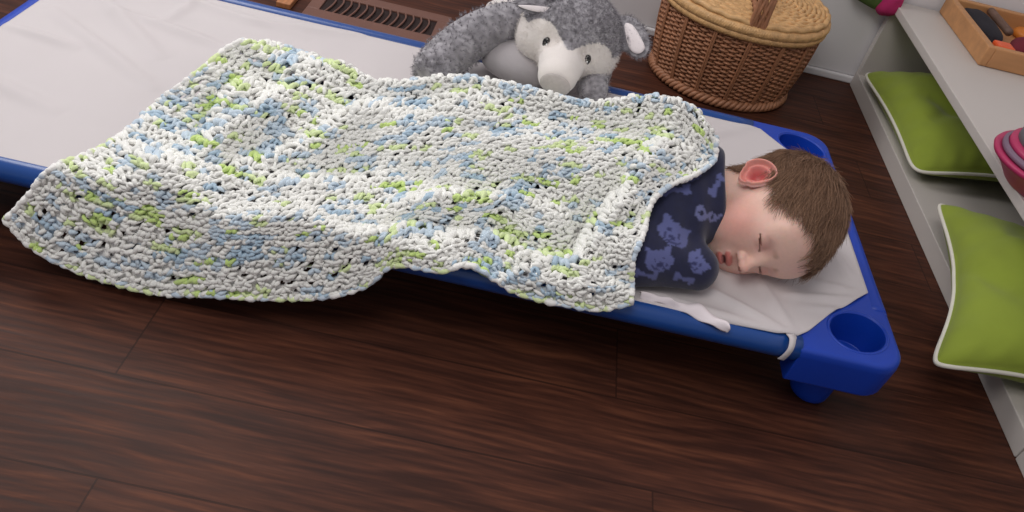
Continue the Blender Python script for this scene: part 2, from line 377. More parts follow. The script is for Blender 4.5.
def h2w(P): return (P*HS)@HR.T+HC
def w2h(P): return (P-HC)@HR/HS
NECK_END = tuple(w2h(np.array([[1.005, -.085, .188]]))[0])
def head_sdf(P):
    P = P.copy(); A = P.copy(); A[..., 0] = np.abs(A[..., 0])
    d = ell(P, (0, -.008, .026), (.0690, .0845, .0700))
    d = smin(d, ell(P, (0, .028, -.022), (.055, .050, .056)), .03)
    d = smin(d, ell(A, (.030, .046, -.036), (.030, .028, .031)), .018)          # cheeks
    d = smin(d, ell(A, (.022, .050, -.050), (.022, .020, .020)), .02)           # jowls
    d = smin(d, ell(P, (0, .054, -.071), (.017, .016, .014)), .016)             # chin
    d = smin(d, ell(P, (0, .062, .030), (.050, .018, .032)), .03)               # forehead
    d = smin(d, ell(P, (0, .068, -.050), (.020, .014, .015)), .012)             # muzzle
    d = smax(d, -ell(A, (.026, .090, .001), (.015, .012, .010)), .010)          # eye sockets
    d = smin(d, ell(A, (.026, .0675, -.001), (.0145, .0120, .0115)), .004)      # closed lids
    d = smin(d, cap(P, (0, .074, .004), (0, .0915, -.0225), .0050, .0068), .010)   # bridge
    d = smin(d, ell(P, (0, .0925, -.0255), (.0088, .0085, .0078)), .005)        # tip
    d = smin(d, ell(A, (.0090, .0840, -.0275), (.0052, .0068, .0055)), .004)    # wings
    d = smax(d, -ell(A, (.0045, .090, -.0335), (.0026, .004, .0022)), .002)     # nostrils
    d = smin(d, ell(P, (0, .0808, -.0445), (.0150, .0058, .0042)), .0035)       # upper lip
    d = smin(d, ell(P, (0, .0790, -.0552), (.0120, .0058, .0046)), .0035)       # lower lip
    d = smax(d, -ell(P, (0, .0868, -.0500), (.0100, .0080, .0021)), .0015)      # parted mouth
    # lash crease
    d = smax(d, -cap(A, (.015, .0785, -.0052), (.038, .0690, -.0050), .0011, .0009), .0010)
    d = smin(d, cap(P, (0, -.022, -.03), NECK_END, .042, .036), .026)
    return d
def grad(fn, P, e=.0006):
    g = np.stack([fn(P+np.eye(3)[i]*e)-fn(P-np.eye(3)[i]*e) for i in range(3)], -1); return g/(np.linalg.norm(g, axis=-1)[..., None]+1e-9)
def radial(fn, D, c=(0, 0, 0), rmax=.3):
    c = np.array(c); lo = np.zeros(D.shape[:-1]); hi = np.full(D.shape[:-1], rmax)
    # march outward from inside to the last inside sample
    r = np.full(D.shape[:-1], .03)
    for _ in range(60):
        s = fn(c+D*r[..., None]); r = r+np.clip(-s*.7, -.01, .012); r = np.clip(r, .005, rmax)
    return c+D*r[..., None]
# skin colours
def skin_col(P):
    n = P.reshape(-1, 3); c = np.tile(np.array(s2l((244, 204, 188))), (len(n), 1)); A = n.copy(); A[:, 0] = np.abs(A[:, 0])
    def blend(mask, rgb, k):
        nonlocal c
        m = (mask*k)[:, None]; c = c*(1-m)+np.array(s2l(rgb))*m
    blend(gauss(np.linalg.norm((A-np.array([.040, .050, -.036]))/np.array([1, 1, 1]), axis=1), .026), (222, 120, 112), .75)
    blend(gauss(np.linalg.norm(A-np.array([.0, .093, -.027]), axis=1), .012), (220, 132, 118), .5)
    lip = np.minimum(ell(n, (0, .084, -.0445), (.0155, .008, .0048)), ell(n, (0, .082, -.0555), (.0125, .008, .0055)))
    blend(1-sstep(-.0005, .0018, lip), (214, 116, 110), .85)
    blend(1-sstep(-.0015, .0006, ell(n, (0, .084, -.0500), (.0095, .0100, .0028))), (92, 30, 32), .95)
    blend(gauss(np.linalg.norm((A-np.array([.026, .078, .001]))/np.array([1, 1, .8]), axis=1), .014), (208, 146, 136), .55)
    lash = cap(A, (.0155, .0785, -.0054), (.0385, .0690, -.0052), .0016, .0013)
    blend(1-sstep(-.0002, .0010, lash), (110, 72, 62), .8)
    brow = cap(A, (.013, .084, .0155), (.040, .068, .0165), .0030, .0020)
    blend(1-sstep(-.001, .003, brow), (176, 130, 108), .45)
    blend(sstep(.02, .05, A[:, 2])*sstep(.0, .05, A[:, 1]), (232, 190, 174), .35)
    blend(1-sstep(-.0002, .0012, ell(A, (.0045, .090, -.0332), (.0026, .004, .0022))), (110, 50, 46), .8)
    return c
def head_mesh():
    nu, nv = 300, 220
    th = np.linspace(0, 2*math.pi, nu, endpoint=False); ph = np.linspace(.012, math.pi-.012, nv)
    T, Pp = np.meshgrid(th, ph, indexing='ij')
    # poles along local x; denser towards the face
    T = T-.32*np.sin(T-math.pi/2+0.0)*0
    D = np.stack([np.cos(Pp), np.sin(Pp)*np.cos(T), np.sin(Pp)*np.sin(T)], -1)
    c0 = np.array([0, .01, -.015])
    P = radial(head_sdf, D, c0, .17); V = P.reshape(-1, 3); F = gridF(nu, nv, wrap_u=True)
    tip = V.reshape(nu, nv, 3); a = tip[:, 0].mean(0); b = tip[:, -1].mean(0); n = len(V); V = np.vstack([V, a, b])
    T1 = np.array([[n, i*nv, ((i+1) % nu)*nv, ((i+1) % nu)*nv] for i in range(nu)]); T2 = np.array([[n+1, ((i+1) % nu)*nv+nv-1, i*nv+nv-1, i*nv+nv-1] for i in range(nu)])
    return V, np.vstack([F, T1, T2])
def ear_mesh(sx):
    # disk with helix, concha; local plane: a (up), b (back)
    nr, na = 26, 64; V = []; C = []
    for i in range(nr):
        rr = i/(nr-1)
        for j in range(na):
            a = 2*math.pi*j/na
            hx = .0185*(1+.10*math.cos(a)); hz = .0270
            y = -rr*hx*math.cos(a); z = rr*hz*math.sin(a)*(1.0 if math.sin(a) > 0 else .92)
            lobe = 1 if not (math.sin(a) < -.5) else .82
            y *= lobe
            back = -y/.0185
            e = .004+.010*max(0, back)*rr                       # stands away from the skull at the back
            helix = .0042*math.exp(-((rr-.90)/.085)**2)*(1 if math.sin(a) > -.75 else .6)
            anti = .0036*math.exp(-((rr-.60)/.10)**2)*(.2+.8*max(0, back))
            concha = -.0080*math.exp(-((rr)/.36)**2)
            ant2 = -.003*math.exp(-((rr-.76)/.06)**2)
            edge = -.0045*max(0, (rr-.94)/.06)
            x = e+helix+anti+concha+ant2+edge
            V.append((x, y, z)); red = .35+.65*(1-math.exp(-((rr-.9)/.3)**2)); C.append((rr, back))
    V = np.array(V).reshape(nr, na, 3)
    bk = V.copy(); bk[..., 0] -= .0035*(1-np.linspace(0, 1, nr)[:, None]**6)+.0005
    allV = np.vstack([V.reshape(-1, 3), bk.reshape(-1, 3)]); n = nr*na
    F1 = gridF(nr, na, wrap_v=True); F2 = F1[:, ::-1]+n; rim = (nr-1)*na+np.arange(na); r2 = (nr-1)*na+(np.arange(na)+1) % na
    F = np.vstack([F1, F2, np.stack([rim, r2, r2+n, rim+n], 1)])
    cc = np.array([[r, b] for r, b in C]+[[r, b] for r, b in C]); base = np.array(s2l((236, 158, 148))); deep = np.array(s2l((196, 92, 92))); pale = np.array(s2l((238, 170, 158)))
    k = gauss(cc[:, 0]-.25, .30)[:, None]; col_ = base*(1-k)+deep*k; k = (sstep(.8, .95, cc[:, 0]))[:, None]*.6; col_ = col_*(1-k)+pale*k  # deep: shade of the concha hollow painted into the skin colour
    # tilt ear: top leans back, rear flares
    a = math.radians(16); c, s = math.cos(a), math.sin(a); y, z = allV[:, 1].copy(), allV[:, 2].copy(); allV[:, 1] = y*c-z*s; allV[:, 2] = y*s+z*c
    allV += np.array([.0650, -.004, -.013]); allV[:, 0] *= sx
    return allV, F, col_
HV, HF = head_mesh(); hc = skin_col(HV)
E1 = ear_mesh(1); E2 = ear_mesh(-1)
# forearm + hand tucked inside the sleeve end
def hand_parts():
    L_ = []
    wrist = np.array([1.000, -.212, .160]); d = np.array([.93, -.05, -.02]); d /= np.linalg.norm(d); sd = np.array([0.05, 1, 0]); sd -= d*(sd@d); sd /= np.linalg.norm(sd); up = np.cross(d, sd)
    L_.append(tube_np([wrist-d*.07, wrist-d*.03, wrist, wrist+d*.014, wrist+d*.026], [.017, .016, .014, .016, .012], 14))
    for i, (o, ln) in enumerate([(-.012, .020), (-.004, .023), (.004, .022), (.012, .018)]):
        b = wrist+d*.022+sd*o; L_.append(tube_np([b, b+d*ln*.5+up*.002, b+d*ln*.75-up*.006, b+d*ln*.6-up*.012], [.0048, .0046, .0042, .0036], 10))
    b = wrist+d*.008-sd*.014; L_.append(tube_np([b, b+d*.010-sd*.006, b+d*.022-sd*.004-up*.003], [.0052, .0050, .0040], 10))
    return merge_np(L_)
hv, hf = hand_parts()
V, F = merge_np([(h2w(HV), HF), (h2w(E1[0]), E1[1]), (h2w(E2[0]), E2[1]), (hv, hf)])
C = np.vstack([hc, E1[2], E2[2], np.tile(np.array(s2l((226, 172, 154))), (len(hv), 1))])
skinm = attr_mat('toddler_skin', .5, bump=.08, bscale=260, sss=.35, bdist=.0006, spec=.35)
child = empty('person', (.8, -.08, .137), 'sleeping toddler with short brown hair in navy pyjamas, lying on the cot under a blanket', 'person')
body = link('body', mesh_quads('body', V, F, C), skinm, child)

# hair --------------------------------------------------------
def hair_line(P):
    """>0 where hair grows (head space)"""
    x, y, z = P[..., 0], P[..., 1], P[..., 2]
    zt = np.interp(y, [-.10, -.06, -.030, -.014, -.004, .010, .022, .034, .050, .064, .09], [-.060, -.056, -.036, -.012, .010, .016, .010, .040, .055, .0635, .066])
    return z-zt
def scalp_sdf(P): return ell(P, (0, -.012, .026), (.0715, .090, .0715)) 
def body_sdf(P): return head_sdf(P)
def grow():
    n = 15000; D = rng.normal(size=(n*2, 3)); D /= np.linalg.norm(D, axis=1)[:, None]
    c0 = np.array([0, -.012, .02]); P = radial(head_sdf, D, c0, .15)
    hl = hair_line(P)+rng.normal(size=len(P))*.0018; hl = np.where((np.hypot(P[:, 1]+.006, P[:, 2]+.011) < .0235) & (np.abs(P[:, 0]) > .045), -1, hl); P = P[hl > 0][:n]; n = len(P)
    k = 9; out = np.zeros((n, k, 3)); W = np.array([.008, -.070, .062]); ln = rng.uniform(.026, .046, n)
    # shorter at nape and round the ears
    ln *= np.interp(P[:, 2], [-.05, 0, .04], [.45, .60, 1.0])*np.interp(P[:, 1], [.02, .06], [1, .62]); cl = vnoise(P, 130, 2)
    p = P.copy(); g = grad(head_sdf, p); lift = rng.uniform(.0008, .0048, n)*np.interp(P[:, 2], [-.05, .03, .09], [.45, 1, 1.35])
    jit = rng.normal(size=(n, 3))*.18; swirl = vnoise(P, 70, 5)
    for j in range(k):
        out[:, j] = p+g*(lift*(j/(k-1))**.7)[:, None] if j else P-g*.0008
        dr = (p-W); dr = dr-g*np.sum(dr*g, 1)[:, None]; dr /= np.linalg.norm(dr, axis=1)[:, None]+1e-6
        fwd = np.array([0, .75, .05]); dr = dr*.75+fwd*np.interp(p[:, 2], [-.03, .03], [.1, .85])[:, None]+jit+np.cross(g, dr)*(swirl*.55+cl*.25)[:, None]
        dr += np.array([0, -.35, -.7])*np.interp(p[:, 2], [-.03, .02], [1, 0])[:, None]
        dr = dr-g*np.sum(dr*g, 1)[:, None]; dr /= np.linalg.norm(dr, axis=1)[:, None]+1e-6
        p = p+dr*(ln/(k-1))[:, None]; sd = head_sdf(p); g = grad(head_sdf, p); p = p-g*(sd-.0012)[:, None]
    out[:, 2:] += np.cumsum(np.repeat(rng.normal(size=(n, 1, 3))*.00035, k-2, 1), 1)
    return h2w(out.reshape(-1, 3)).reshape(n, k, 3), P
def hair_mat():
    t = NT('light_brown_hair'); hi = t.n('ShaderNodeHairInfo'); cr = t.n('ShaderNodeValToRGB'); e = cr.color_ramp.elements
    e[0].color = s2l((98, 72, 56))+(1,); e[1].color = s2l((156, 122, 98))+(1,); t.l(hi.outputs['Random'], cr.inputs[0]); t.l(cr.outputs[0], t.b.inputs['Base Color'])
    t.b.inputs['Roughness'].default_value = .5; t.b.inputs['Specular IOR Level'].default_value = .3; return t.m
hairm = hair_mat(); HP, roots = grow()
hair = strands('hair', HP, hairm, .00042, child)
# scalp cap so skin does not glare through the hair
def cap_mesh():
    V0, F0 = HV, HF; hl = hair_line(V0)
    g = grad(head_sdf, V0); Vn = V0+g*(.0006+.0020*sstep(.0, .02, hl))[:, None]
    keep = (hl[F0] > .004).all(1); F1 = F0[keep]; idx = np.unique(F1); mp = -np.ones(len(V0), int); mp[idx] = np.arange(len(idx))
    return h2w(Vn[idx]), mp[F1]
cv, cf = cap_mesh(); 
sm = mat('hair_undercoat', (96, 68, 50), .8, .2, 300)
link('hair_undercoat', mesh_quads('hair_undercoat', cv, cf), sm, hair)

# pyjamas -----------------------------------------------------
def pyjama_sdf(P):
    d = cap(P, (1.010, -.070, .190), (.74, -.055, .190), .062, .060)
    d = smin(d, ell(P, (.985, -.075, .192), (.075, .108, .058)), .03)        # shoulders / upper back
    d = smin(d, cap(P, (.985, -.085, .195), (1.045, -.096, .198), .064, .058), .03)   # collar
    d = smax(d, (P-np.array([1.060, -.10, .20]))@np.array([.97, -.10, .20]), .006)
    d = smin(d, cap(P, (1.012, -.135, .190), (.955, -.215, .168), .046, .036), .03)  # near upper arm
    d = smin(d, cap(P, (.955, -.218, .166), (1.034, -.208, .163), .034, .030), .022) # forearm to the fist
    d = smin(d, cap(P, (1.0, .0, .19), (.93, .06, .16), .036, .028), .02)      # far arm under the blanket
    d = d+.0016*np.sin(P[..., 0]*150+P[..., 1]*60)*gauss(P[..., 1]+.17, .05)
    d = smin(d, cap(P, (.74, -.055, .185), (.62, -.06, .175), .054, .045), .03)
    d = smax(d, (.1385-P[..., 2]), .012)
    return d
def net_surface(fn, lo, hi, h):
    """naive surface nets on a grid"""
    ax = [np.arange(lo[i], hi[i], h) for i in range(3)]; G = np.stack(np.meshgrid(*ax, indexing='ij'), -1); S = fn(G)
    s = S < 0; cnt = sum(s[i:s.shape[0]-1+i, j:s.shape[1]-1+j, k:s.shape[2]-1+k].astype(int) for i in (0, 1) for j in (0, 1) for k in (0, 1))
    act = (cnt > 0) & (cnt < 8); idx = -np.ones(act.shape, int); idx[act] = np.arange(act.sum()); cells = np.argwhere(act)
    V = np.array(lo)+(cells+.5)*h
    for _ in range(5): V = V-grad(fn, V, h*.3)*fn(V)[:, None]*.9
    Fs = []
    for a in range(3):
        b, c = (a+1) % 3, (a+2) % 3; n = list(S.shape)
        sl0 = [slice(1, -1)]*3; sl0[a] = slice(0, n[a]-1); sl1 = list(sl0); sl1[a] = slice(1, n[a]); sl0[b] = sl1[b] = slice(1, n[b]-1); sl0[c] = sl1[c] = slice(1, n[c]-1)
        x0 = s[tuple(sl0)]; x1 = s[tuple(sl1)]; E = np.argwhere(x0 != x1); fl_ = x0[tuple(E.T)]; base = E.copy(); base[:, b] += 1; base[:, c] += 1
        q = []
        for db, dc in ((-1, -1), (0, -1), (0, 0), (-1, 0)):
            e = base.copy(); e[:, b] += db; e[:, c] += dc; q.append(idx[tuple(e.T)])
        q = np.stack(q, 1); q[~fl_] = q[~fl_][:, ::-1]; Fs.append(q)
    F = np.vstack(Fs); F = F[(F >= 0).all(1)]; return V, F
PV, PF = net_surface(pyjama_sdf, (.55, -.27, .125), (1.14, .12, .275), .0030)
def pat_col(P):
    navy = np.array(s2l((24, 28, 62))); c = np.tile(navy, (len(P), 1)); n = vnoise(P, 260, 4)[:, None]; c = c*(1+.18*n)
    peri = np.array(s2l((92, 98, 150))); dk = np.array(s2l((44, 48, 96))); grey = np.array(s2l((108, 112, 158)))
    g = grad(pyjama_sdf, P)
    def stamp(px, py, z, kind, ang, sc_):
        nonlocal c
        o = U(px, py, z=z)
        for _ in range(40):                          # slide along the line of sight on to the cloth
            dd = ray(px, py); dd = dd/np.linalg.norm(dd); o = o+dd*pyjama_sdf(o[None])[0]
        nn = grad(pyjama_sdf, o[None])[0]; e1 = np.array([1., 0, 0]); e1 -= nn*(e1@nn); e1 /= np.linalg.norm(e1); e2 = np.cross(nn, e1)
        q = P-o; x = q@e1; y = q@e2; w_ = np.abs(q@nn) < .03; ca, sa = math.cos(ang), math.sin(ang); X = (x*ca+y*sa)/sc_; Y = (-x*sa+y*ca)/sc_
        def e(cx, cy, rx, ry): return ((X-cx)/rx)**2+((Y-cy)/ry)**2 < 1
        def tri(a, b, cc_):
            def s(p, q_): return (X-p[0])*(q_[1]-p[1])-(Y-p[1])*(q_[0]-p[0])
            s1, s2, s3 = s(a, b), s(b, cc_), s(cc_, a); return ((s1 < 0) & (s2 < 0) & (s3 < 0)) | ((s1 > 0) & (s2 > 0) & (s3 > 0))
        if kind == 'pup':
            m = e(0, 0, 1, .72)|tri((-.85, .2), (-.95, 1.05), (-.2, .62))|tri((.85, .2), (1.0, 1.0), (.25, .62)); c[m & w_] = peri
            m = e(0, -.25, .22, .16)|e(-.35, .12, .10, .12)|e(.35, .12, .10, .12)|(e(0, -.3, .55, .34) & ~e(0, -.24, .48, .28)); c[m & w_] = dk
        elif kind == 'mark':
            m = (e(.0, .2, .62, .52) & ~e(.0, .2, .26, .20))|((np.abs(X+.52) < .16) & (Y > -1.0) & (Y < .5)); c[m & w_] = grey
        elif kind == 'bone':
            m = ((np.abs(X) < .8) & (np.abs(Y) < .2))|e(-.85, .2, .28, .26)|e(-.85, -.2, .28, .26)|e(.85, .2, .28, .26)|e(.85, -.2, .28, .26); c[m & w_] = peri
    stamp(674, 234, .22, 'pup', -.25, .0215); stamp(660, 261, .18, 'pup', .3, .0185); stamp(697, 262, .17, 'pup', -.9, .0150)
    stamp(703, 212, .22, 'mark', 2.2, .0150); stamp(713, 216, .22, 'mark', 2.4, .0115); stamp(717, 185, .24, 'bone', 1.2, .0150); stamp(676, 190, .25, 'bone', .3, .016); stamp(690, 172, .25, 'pup', .8, .017)
    stamp(646, 275, .15, 'bone', -.1, .014); stamp(684, 279, .15, 'bone', -.2, .013)
    return c
pjm = attr_mat('navy_knit_print', .85, bump=.3, bscale=700, sheen=.25, bdist=.0006)
link('pyjama_top', mesh_quads('pyjama_top', PV, PF, pat_col(PV)), pjm, child)
def trouser_sdf(P):
    d = cap(P, (.66, -.06, .172), (.60, -.06, .168), .046, .040)
    d = smin(d, cap(P, (.62, -.09, .165), (.46, -.10, .156), .034, .026), .02); d = smin(d, cap(P, (.62, -.03, .165), (.47, -.02, .156), .034, .026), .02)
    d = smin(d, cap(P, (.46, -.10, .156), (.37, -.10, .154), .024, .020), .012); d = smin(d, cap(P, (.47, -.02, .156), (.37, -.01, .154), .024, .020), .012)
    return smax(d, (.1385-P[..., 2]), .01)
TV, TF = net_surface(trouser_sdf, (.32, -.18, .125), (.74, .07, .26), .006)
link('pyjama_trousers', mesh_quads('pyjama_trousers', TV, TF), mat('navy_knit', (24, 28, 60), .85, .1, 60), child)

exec_blanket = True
# ============================================================ BLANKET
def px2(x, y, z=.19): return U(x, y, z=z)[:2]
CREASES = [  # (pixel a, pixel b, z guess, depth(+up), width)
    ((160, 118), (236, 64), .17, .013, .030), ((222, 146), (300, 108), .18, .012, .022), ((240, 60), (330, 78), .17, .010, .020),    ((196, 130), (236, 106), .17, -.022, .011), ((345, 200), (420, 201), .19, -.009, .010), ((420, 201), (505, 210), .19, -.013, .010), ((505, 210), (568, 234), .19, -.014, .011),
    ((494, 268), (560, 248), .16, -.012, .007), ((560, 248), (606, 232), .17, -.009, .009), ((572, 222), (604, 205), .2, -.018, .018), ((604, 205), (648, 178), .21, -.010, .014),
    ((400, 188), (520, 192), .20, .012, .016), ((520, 192), (600, 222), .20, .010, .016), ((586, 244), (650, 182), .20, .014, .012), ((655, 176), (705, 150), .2, .012, .014),
    ((150, 170), (340, 180), .17, .008, .022), ((240, 90), (200, 112), .2, .014, .018), ((206, 142), (250, 120), .19, .012, .018), ((250, 60), (240, 48), .17, .02, .03), ((300, 74), (400, 104), .19, .010, .020),
    ((250, 150), (370, 132), .19, .010, .016), ((250, 168), (380, 160), .18, -.006, .014), ((330, 105), (520, 130), .21, -.005, .016), ((470, 95), (540, 110), .2, .010, .018),
    ((620, 118), (690, 122), .17, .018, .020), ((500, 274), (600, 250), .15, .007, .011), ((600, 250), (652, 192), .2, .008, .012), ((656, 196), (714, 156), .22, .006, .010), ((610, 108), (700, 116), .17, .008, .016), ((480, 150), (560, 175), .21, .006, .016), ((430, 240), (520, 225), .18, .006, .016), ((300, 240), (420, 225), .17, .005, .02), ((600, 112), (640, 140), .18, -.012, .014), ((640, 140), (690, 140), .18, -.014, .012), ((120, 150), (200, 200), .16, .006, .02), ((60, 200), (130, 200), .16, .004, .02)]
CR = [(px2(*a, z), px2(*b, z), d*2.1, w) for a, b, z, d, w in CREASES]
HM0, HMh = np.array([.25, -.32]), .005; HM = np.zeros((180, 110))
for _V in (PV, TV):
    _i = np.clip(((_V[:, :2]-HM0)/HMh).round().astype(int), 0, [179, 109]); np.maximum.at(HM, (_i[:, 0], _i[:, 1]), _V[:, 2])
for _ in range(3):
    _p = np.pad(HM, 1); HM = np.max([_p[a:a+180, b:b+110] for a in range(3) for b in range(3)], axis=0)
for _ in range(4):
    _p = np.pad(HM, 1, mode='edge'); HM = np.mean([_p[a:a+180, b:b+110] for a in range(3) for b in range(3)], axis=0)
def hmap(x, y):
    a = np.clip((x-HM0[0])/HMh, 0, 178.99); b = np.clip((y-HM0[1])/HMh, 0, 108.99); i = a.astype(int); j = b.astype(int); s = a-i; t = b-j
    return HM[i, j]*(1-s)*(1-t)+HM[i+1, j]*s*(1-t)+HM[i, j+1]*(1-s)*t+HM[i+1, j+1]*s*t
def Hf(x, y):
    # cloth height over cot, sleeper and rail
    yc = np.interp(x, [.3, .6, 1.0, 1.1], [-.045, -.06, -.085, -.095]); hw = np.interp(x, [.3, .42, .6, .8, 1.0, 1.12], [.10, .13, .125, .115, .15, .15])
    top = np.interp(x, [.28, .38, .46, .62, .80, .98, 1.08, 1.16], [.0, .074, .050, .084, .102, .122, .118, .07])
    q = np.abs(y-yc)/hw; bump = top*np.where(q < 1, (1-q**2.4), 0)
    bump = np.maximum(bump, .02*top/.1*np.exp(-((q-1)*2)))
    z = .1490+bump
    # near arm and elbow
    z = np.maximum(z, .149+.066*np.exp(-(((x-.965)/.085)**2+((y+.195)/.055)**2)**1.3))
    z = z+.0065*vnoise(np.stack([x, y], -1), 11, 3)+.0036*vnoise(np.stack([x, y], -1), 24, 6)
    z = z+.010*gauss(x-.36, .05)*gauss(y-.06, .06)
    for a, b, d, w in CR:
        dd, t = segdist(x, y, a, b); z = z+d*gauss(dd, w)*(.35+.65*np.sin(np.clip(t, .02, .98)*math.pi)**.5)
    z = np.maximum(z, hmap(x, y)+.007); z = np.maximum(z, .1445)
    # drape over the front rail
    y0 = -.286+.007*np.sin(x*23)+.004*np.sin(x*47+1)
    k = sstep(.0, .030, y0+.012-y)
    zedge = np.minimum(z, .158); zz = z*(1-k)+zedge*k
    s = np.maximum(0, y0-y); z = zz-s*4.3-.006*sstep(0, .02, s)
    # back edge settles on the sheet
    return np.maximum(z, .006)
def march(px, py):
    sh_ = px.shape; d = np.stack([(px.ravel()-512)/FC, -(py.ravel()-256)/FC, -np.ones(px.size)], -1)@RC.T
    t = (.33-CC[2])/d[:, 2]; prev = t.copy(); hit = np.zeros(len(t), bool); lo = t.copy(); hi = t.copy()
    for _ in range(320):
        P = CC+d*t[:, None]; ins = (P[:, 2] < Hf(P[:, 0], P[:, 1])) & ~hit; hi[ins] = t[ins]; lo[ins] = prev[ins]; hit |= ins
        prev = np.where(hit, prev, t); t = np.where(hit, t, t+.0025)
        if hit.all(): break
    for _ in range(12):
        m = (lo+hi)/2; P = CC+d*m[:, None]; ins = P[:, 2] < Hf(P[:, 0], P[:, 1]); hi = np.where(ins, m, hi); lo = np.where(ins, lo, m)
    return (CC+d*hi[:, None]).reshape(*sh_, 3)
NU, NV, SS = 66, 40, 5
def build_blanket():
    nu, nv = NU*SS+1, NV*SS+1
    B = [(3, 219), (25, 243), (50, 260), (90, 277), (150, 293), (200, 296), (280, 300), (330, 297), (366, 287), (385, 270), (402, 266), (440, 272), (468, 267), (495, 282), (520, 295), (560, 305), (600, 310), (634, 303)]
    T = [(240, 41), (270, 44), (300, 53), (340, 63), (365, 78), (400, 83), (440, 78), (480, 79), (520, 87), (560, 97), (600, 103), (640, 97), (675, 99), (701, 117), (716, 142)]
    Lf = [(3, 219), (28, 192), (45, 170), (75, 158), (100, 148), (132, 126), (165, 96), (200, 69), (222, 50), (240, 41)]
    Rt = [(634, 303), (635, 262), (645, 235), (653, 205), (670, 188), (697, 176), (715, 162), (716, 142)]
    b, tp = arcparam(B, nu), arcparam(T, nu); l, r = arcparam(Lf, nv), arcparam(Rt, nv)
    u = np.linspace(0, 1, nu)[:, None, None]; v = np.linspace(0, 1, nv)[None, :, None]
    S = (1-v)*b[:, None]+v*tp[:, None]+(1-u)*l[None]+u*r[None]-((1-u)*(1-v)*b[0]+u*(1-v)*b[-1]+(1-u)*v*tp[0]+u*v*tp[-1])
    P = march(S[..., 0], S[..., 1])
    for _ in range(5):                       # relax a little so folds stay soft
        Q = P.copy(); Q[1:-1, 1:-1] = (P[:-2, 1:-1]+P[2:, 1:-1]+P[1:-1, :-2]+P[1:-1, 2:])/4; P = P*.5+Q*.5
    for _ in range(160):                      # even out places where the line of sight skipped over a fold
        lu = np.linalg.norm(np.diff(P, axis=0), axis=2); lv = np.linalg.norm(np.diff(P, axis=1), axis=2); m = np.zeros(P.shape[:2])
        m[1:] = np.maximum(m[1:], lu); m[:-1] = np.maximum(m[:-1], lu); m[:, 1:] = np.maximum(m[:, 1:], lv); m[:, :-1] = np.maximum(m[:, :-1], lv)
        w = sstep(.0055, .009, m)[..., None]; pd = np.pad(P, ((1, 1), (1, 1), (0, 0)), mode='edge')
        Q = (pd[:-2, 1:-1]+pd[2:, 1:-1]+pd[1:-1, :-2]+pd[1:-1, 2:])/4; P = P*(1-w)+Q*w
    return P
BP = build_blanket()
# the far edge runs on down behind the sleeper until it meets the sheet
XR = 4
_e = BP[:, -1]; _d = (_e-CC)[:, :2]; _d /= np.linalg.norm(_d, axis=1)[:, None]; _s = np.maximum(_e[:, 2]-.1450, 0)/.72; _s = np.minimum(_s, np.maximum(.235-_e[:, 1], 0))
for _ in range(30): _s[1:-1] = np.minimum(_s[1:-1], (_s[:-2]+_s[1:-1]+_s[2:])/3)
_t = np.linspace(0, 1, XR*SS+1)[1:]
_x = np.stack([_e+np.c_[_d*(_s*t)[:, None], -.72*_s*t-.001*t] for t in _t], 1); BP = np.concatenate([BP, _x], 1); NV += XR
def Bs(u, v):
    """bilinear sample, u,v in cells"""
    a = np.clip(u*SS, 0, BP.shape[0]-1.001); b = np.clip(v*SS, 0, BP.shape[1]-1.001); i = a.astype(int); j = b.astype(int); s = (a-i)[..., None]; t = (b-j)[..., None]
    return BP[i, j]*(1-s)*(1-t)+BP[i+1, j]*s*(1-t)+BP[i, j+1]*(1-s)*t+BP[i+1, j+1]*s*t
def frame(u, v, e=.6):
    du = Bs(u+e, v)-Bs(u-e, v); dv = Bs(u, v+e)-Bs(u, v-e); n = np.cross(du, dv); n /= np.linalg.norm(n, axis=-1)[..., None]+1e-12; return n
WHT, BLU, BL2, GRN, GR2 = [np.array(s2l(c)) for c in ((250, 248, 245), (206, 221, 236), (184, 207, 227), (226, 240, 182), (210, 233, 144))]
def yarn_colors():
    """variegated yarn laid in rows, back and forth"""
    C = np.zeros((NU+1, NV+1, 3)); seq = []
    while len(seq) < (NU+1)*(NV+1)*2+60:
        n = random.choice([WHT, WHT, WHT, BLU, WHT, GRN, BLU, WHT, BL2, GRN, GR2, BLU]); k = random.choice([1, 2, 3, 4]) if n is WHT else random.choice([1, 1, 2, 2, 3]); seq += [n]*k
        seq += [WHT]*random.choice([0, 1, 2, 3])
    for j in range(NV+1):
        for i in range(NU+1):
            ii = i if j % 2 == 0 else NU-i; C[i, j] = seq[j*(NU+1)+ii]
    # neighbouring rows pool the colours into patches
    g = np.stack(np.meshgrid(np.arange(NU+1), np.arange(NV+1), indexing='ij'), -1).astype(float)
    p1 = vnoise(g, .5, 1); p2 = vnoise(g, .5, 2)
    rb = rng.random((NU+1, NV+1)); C[(p1 > .36) & (rb < .5)] = BLU; C[(p1 > .52) & (rb < .3)] = BL2; C[(p2 > .48) & (rb < .5)] = GRN; C[(p2 > .60) & (rb < .3)] = GR2
    C[(p1 < -.1) & (p2 < .2) & (rb < .6)] = WHT
    return C
YC = yarn_colors()
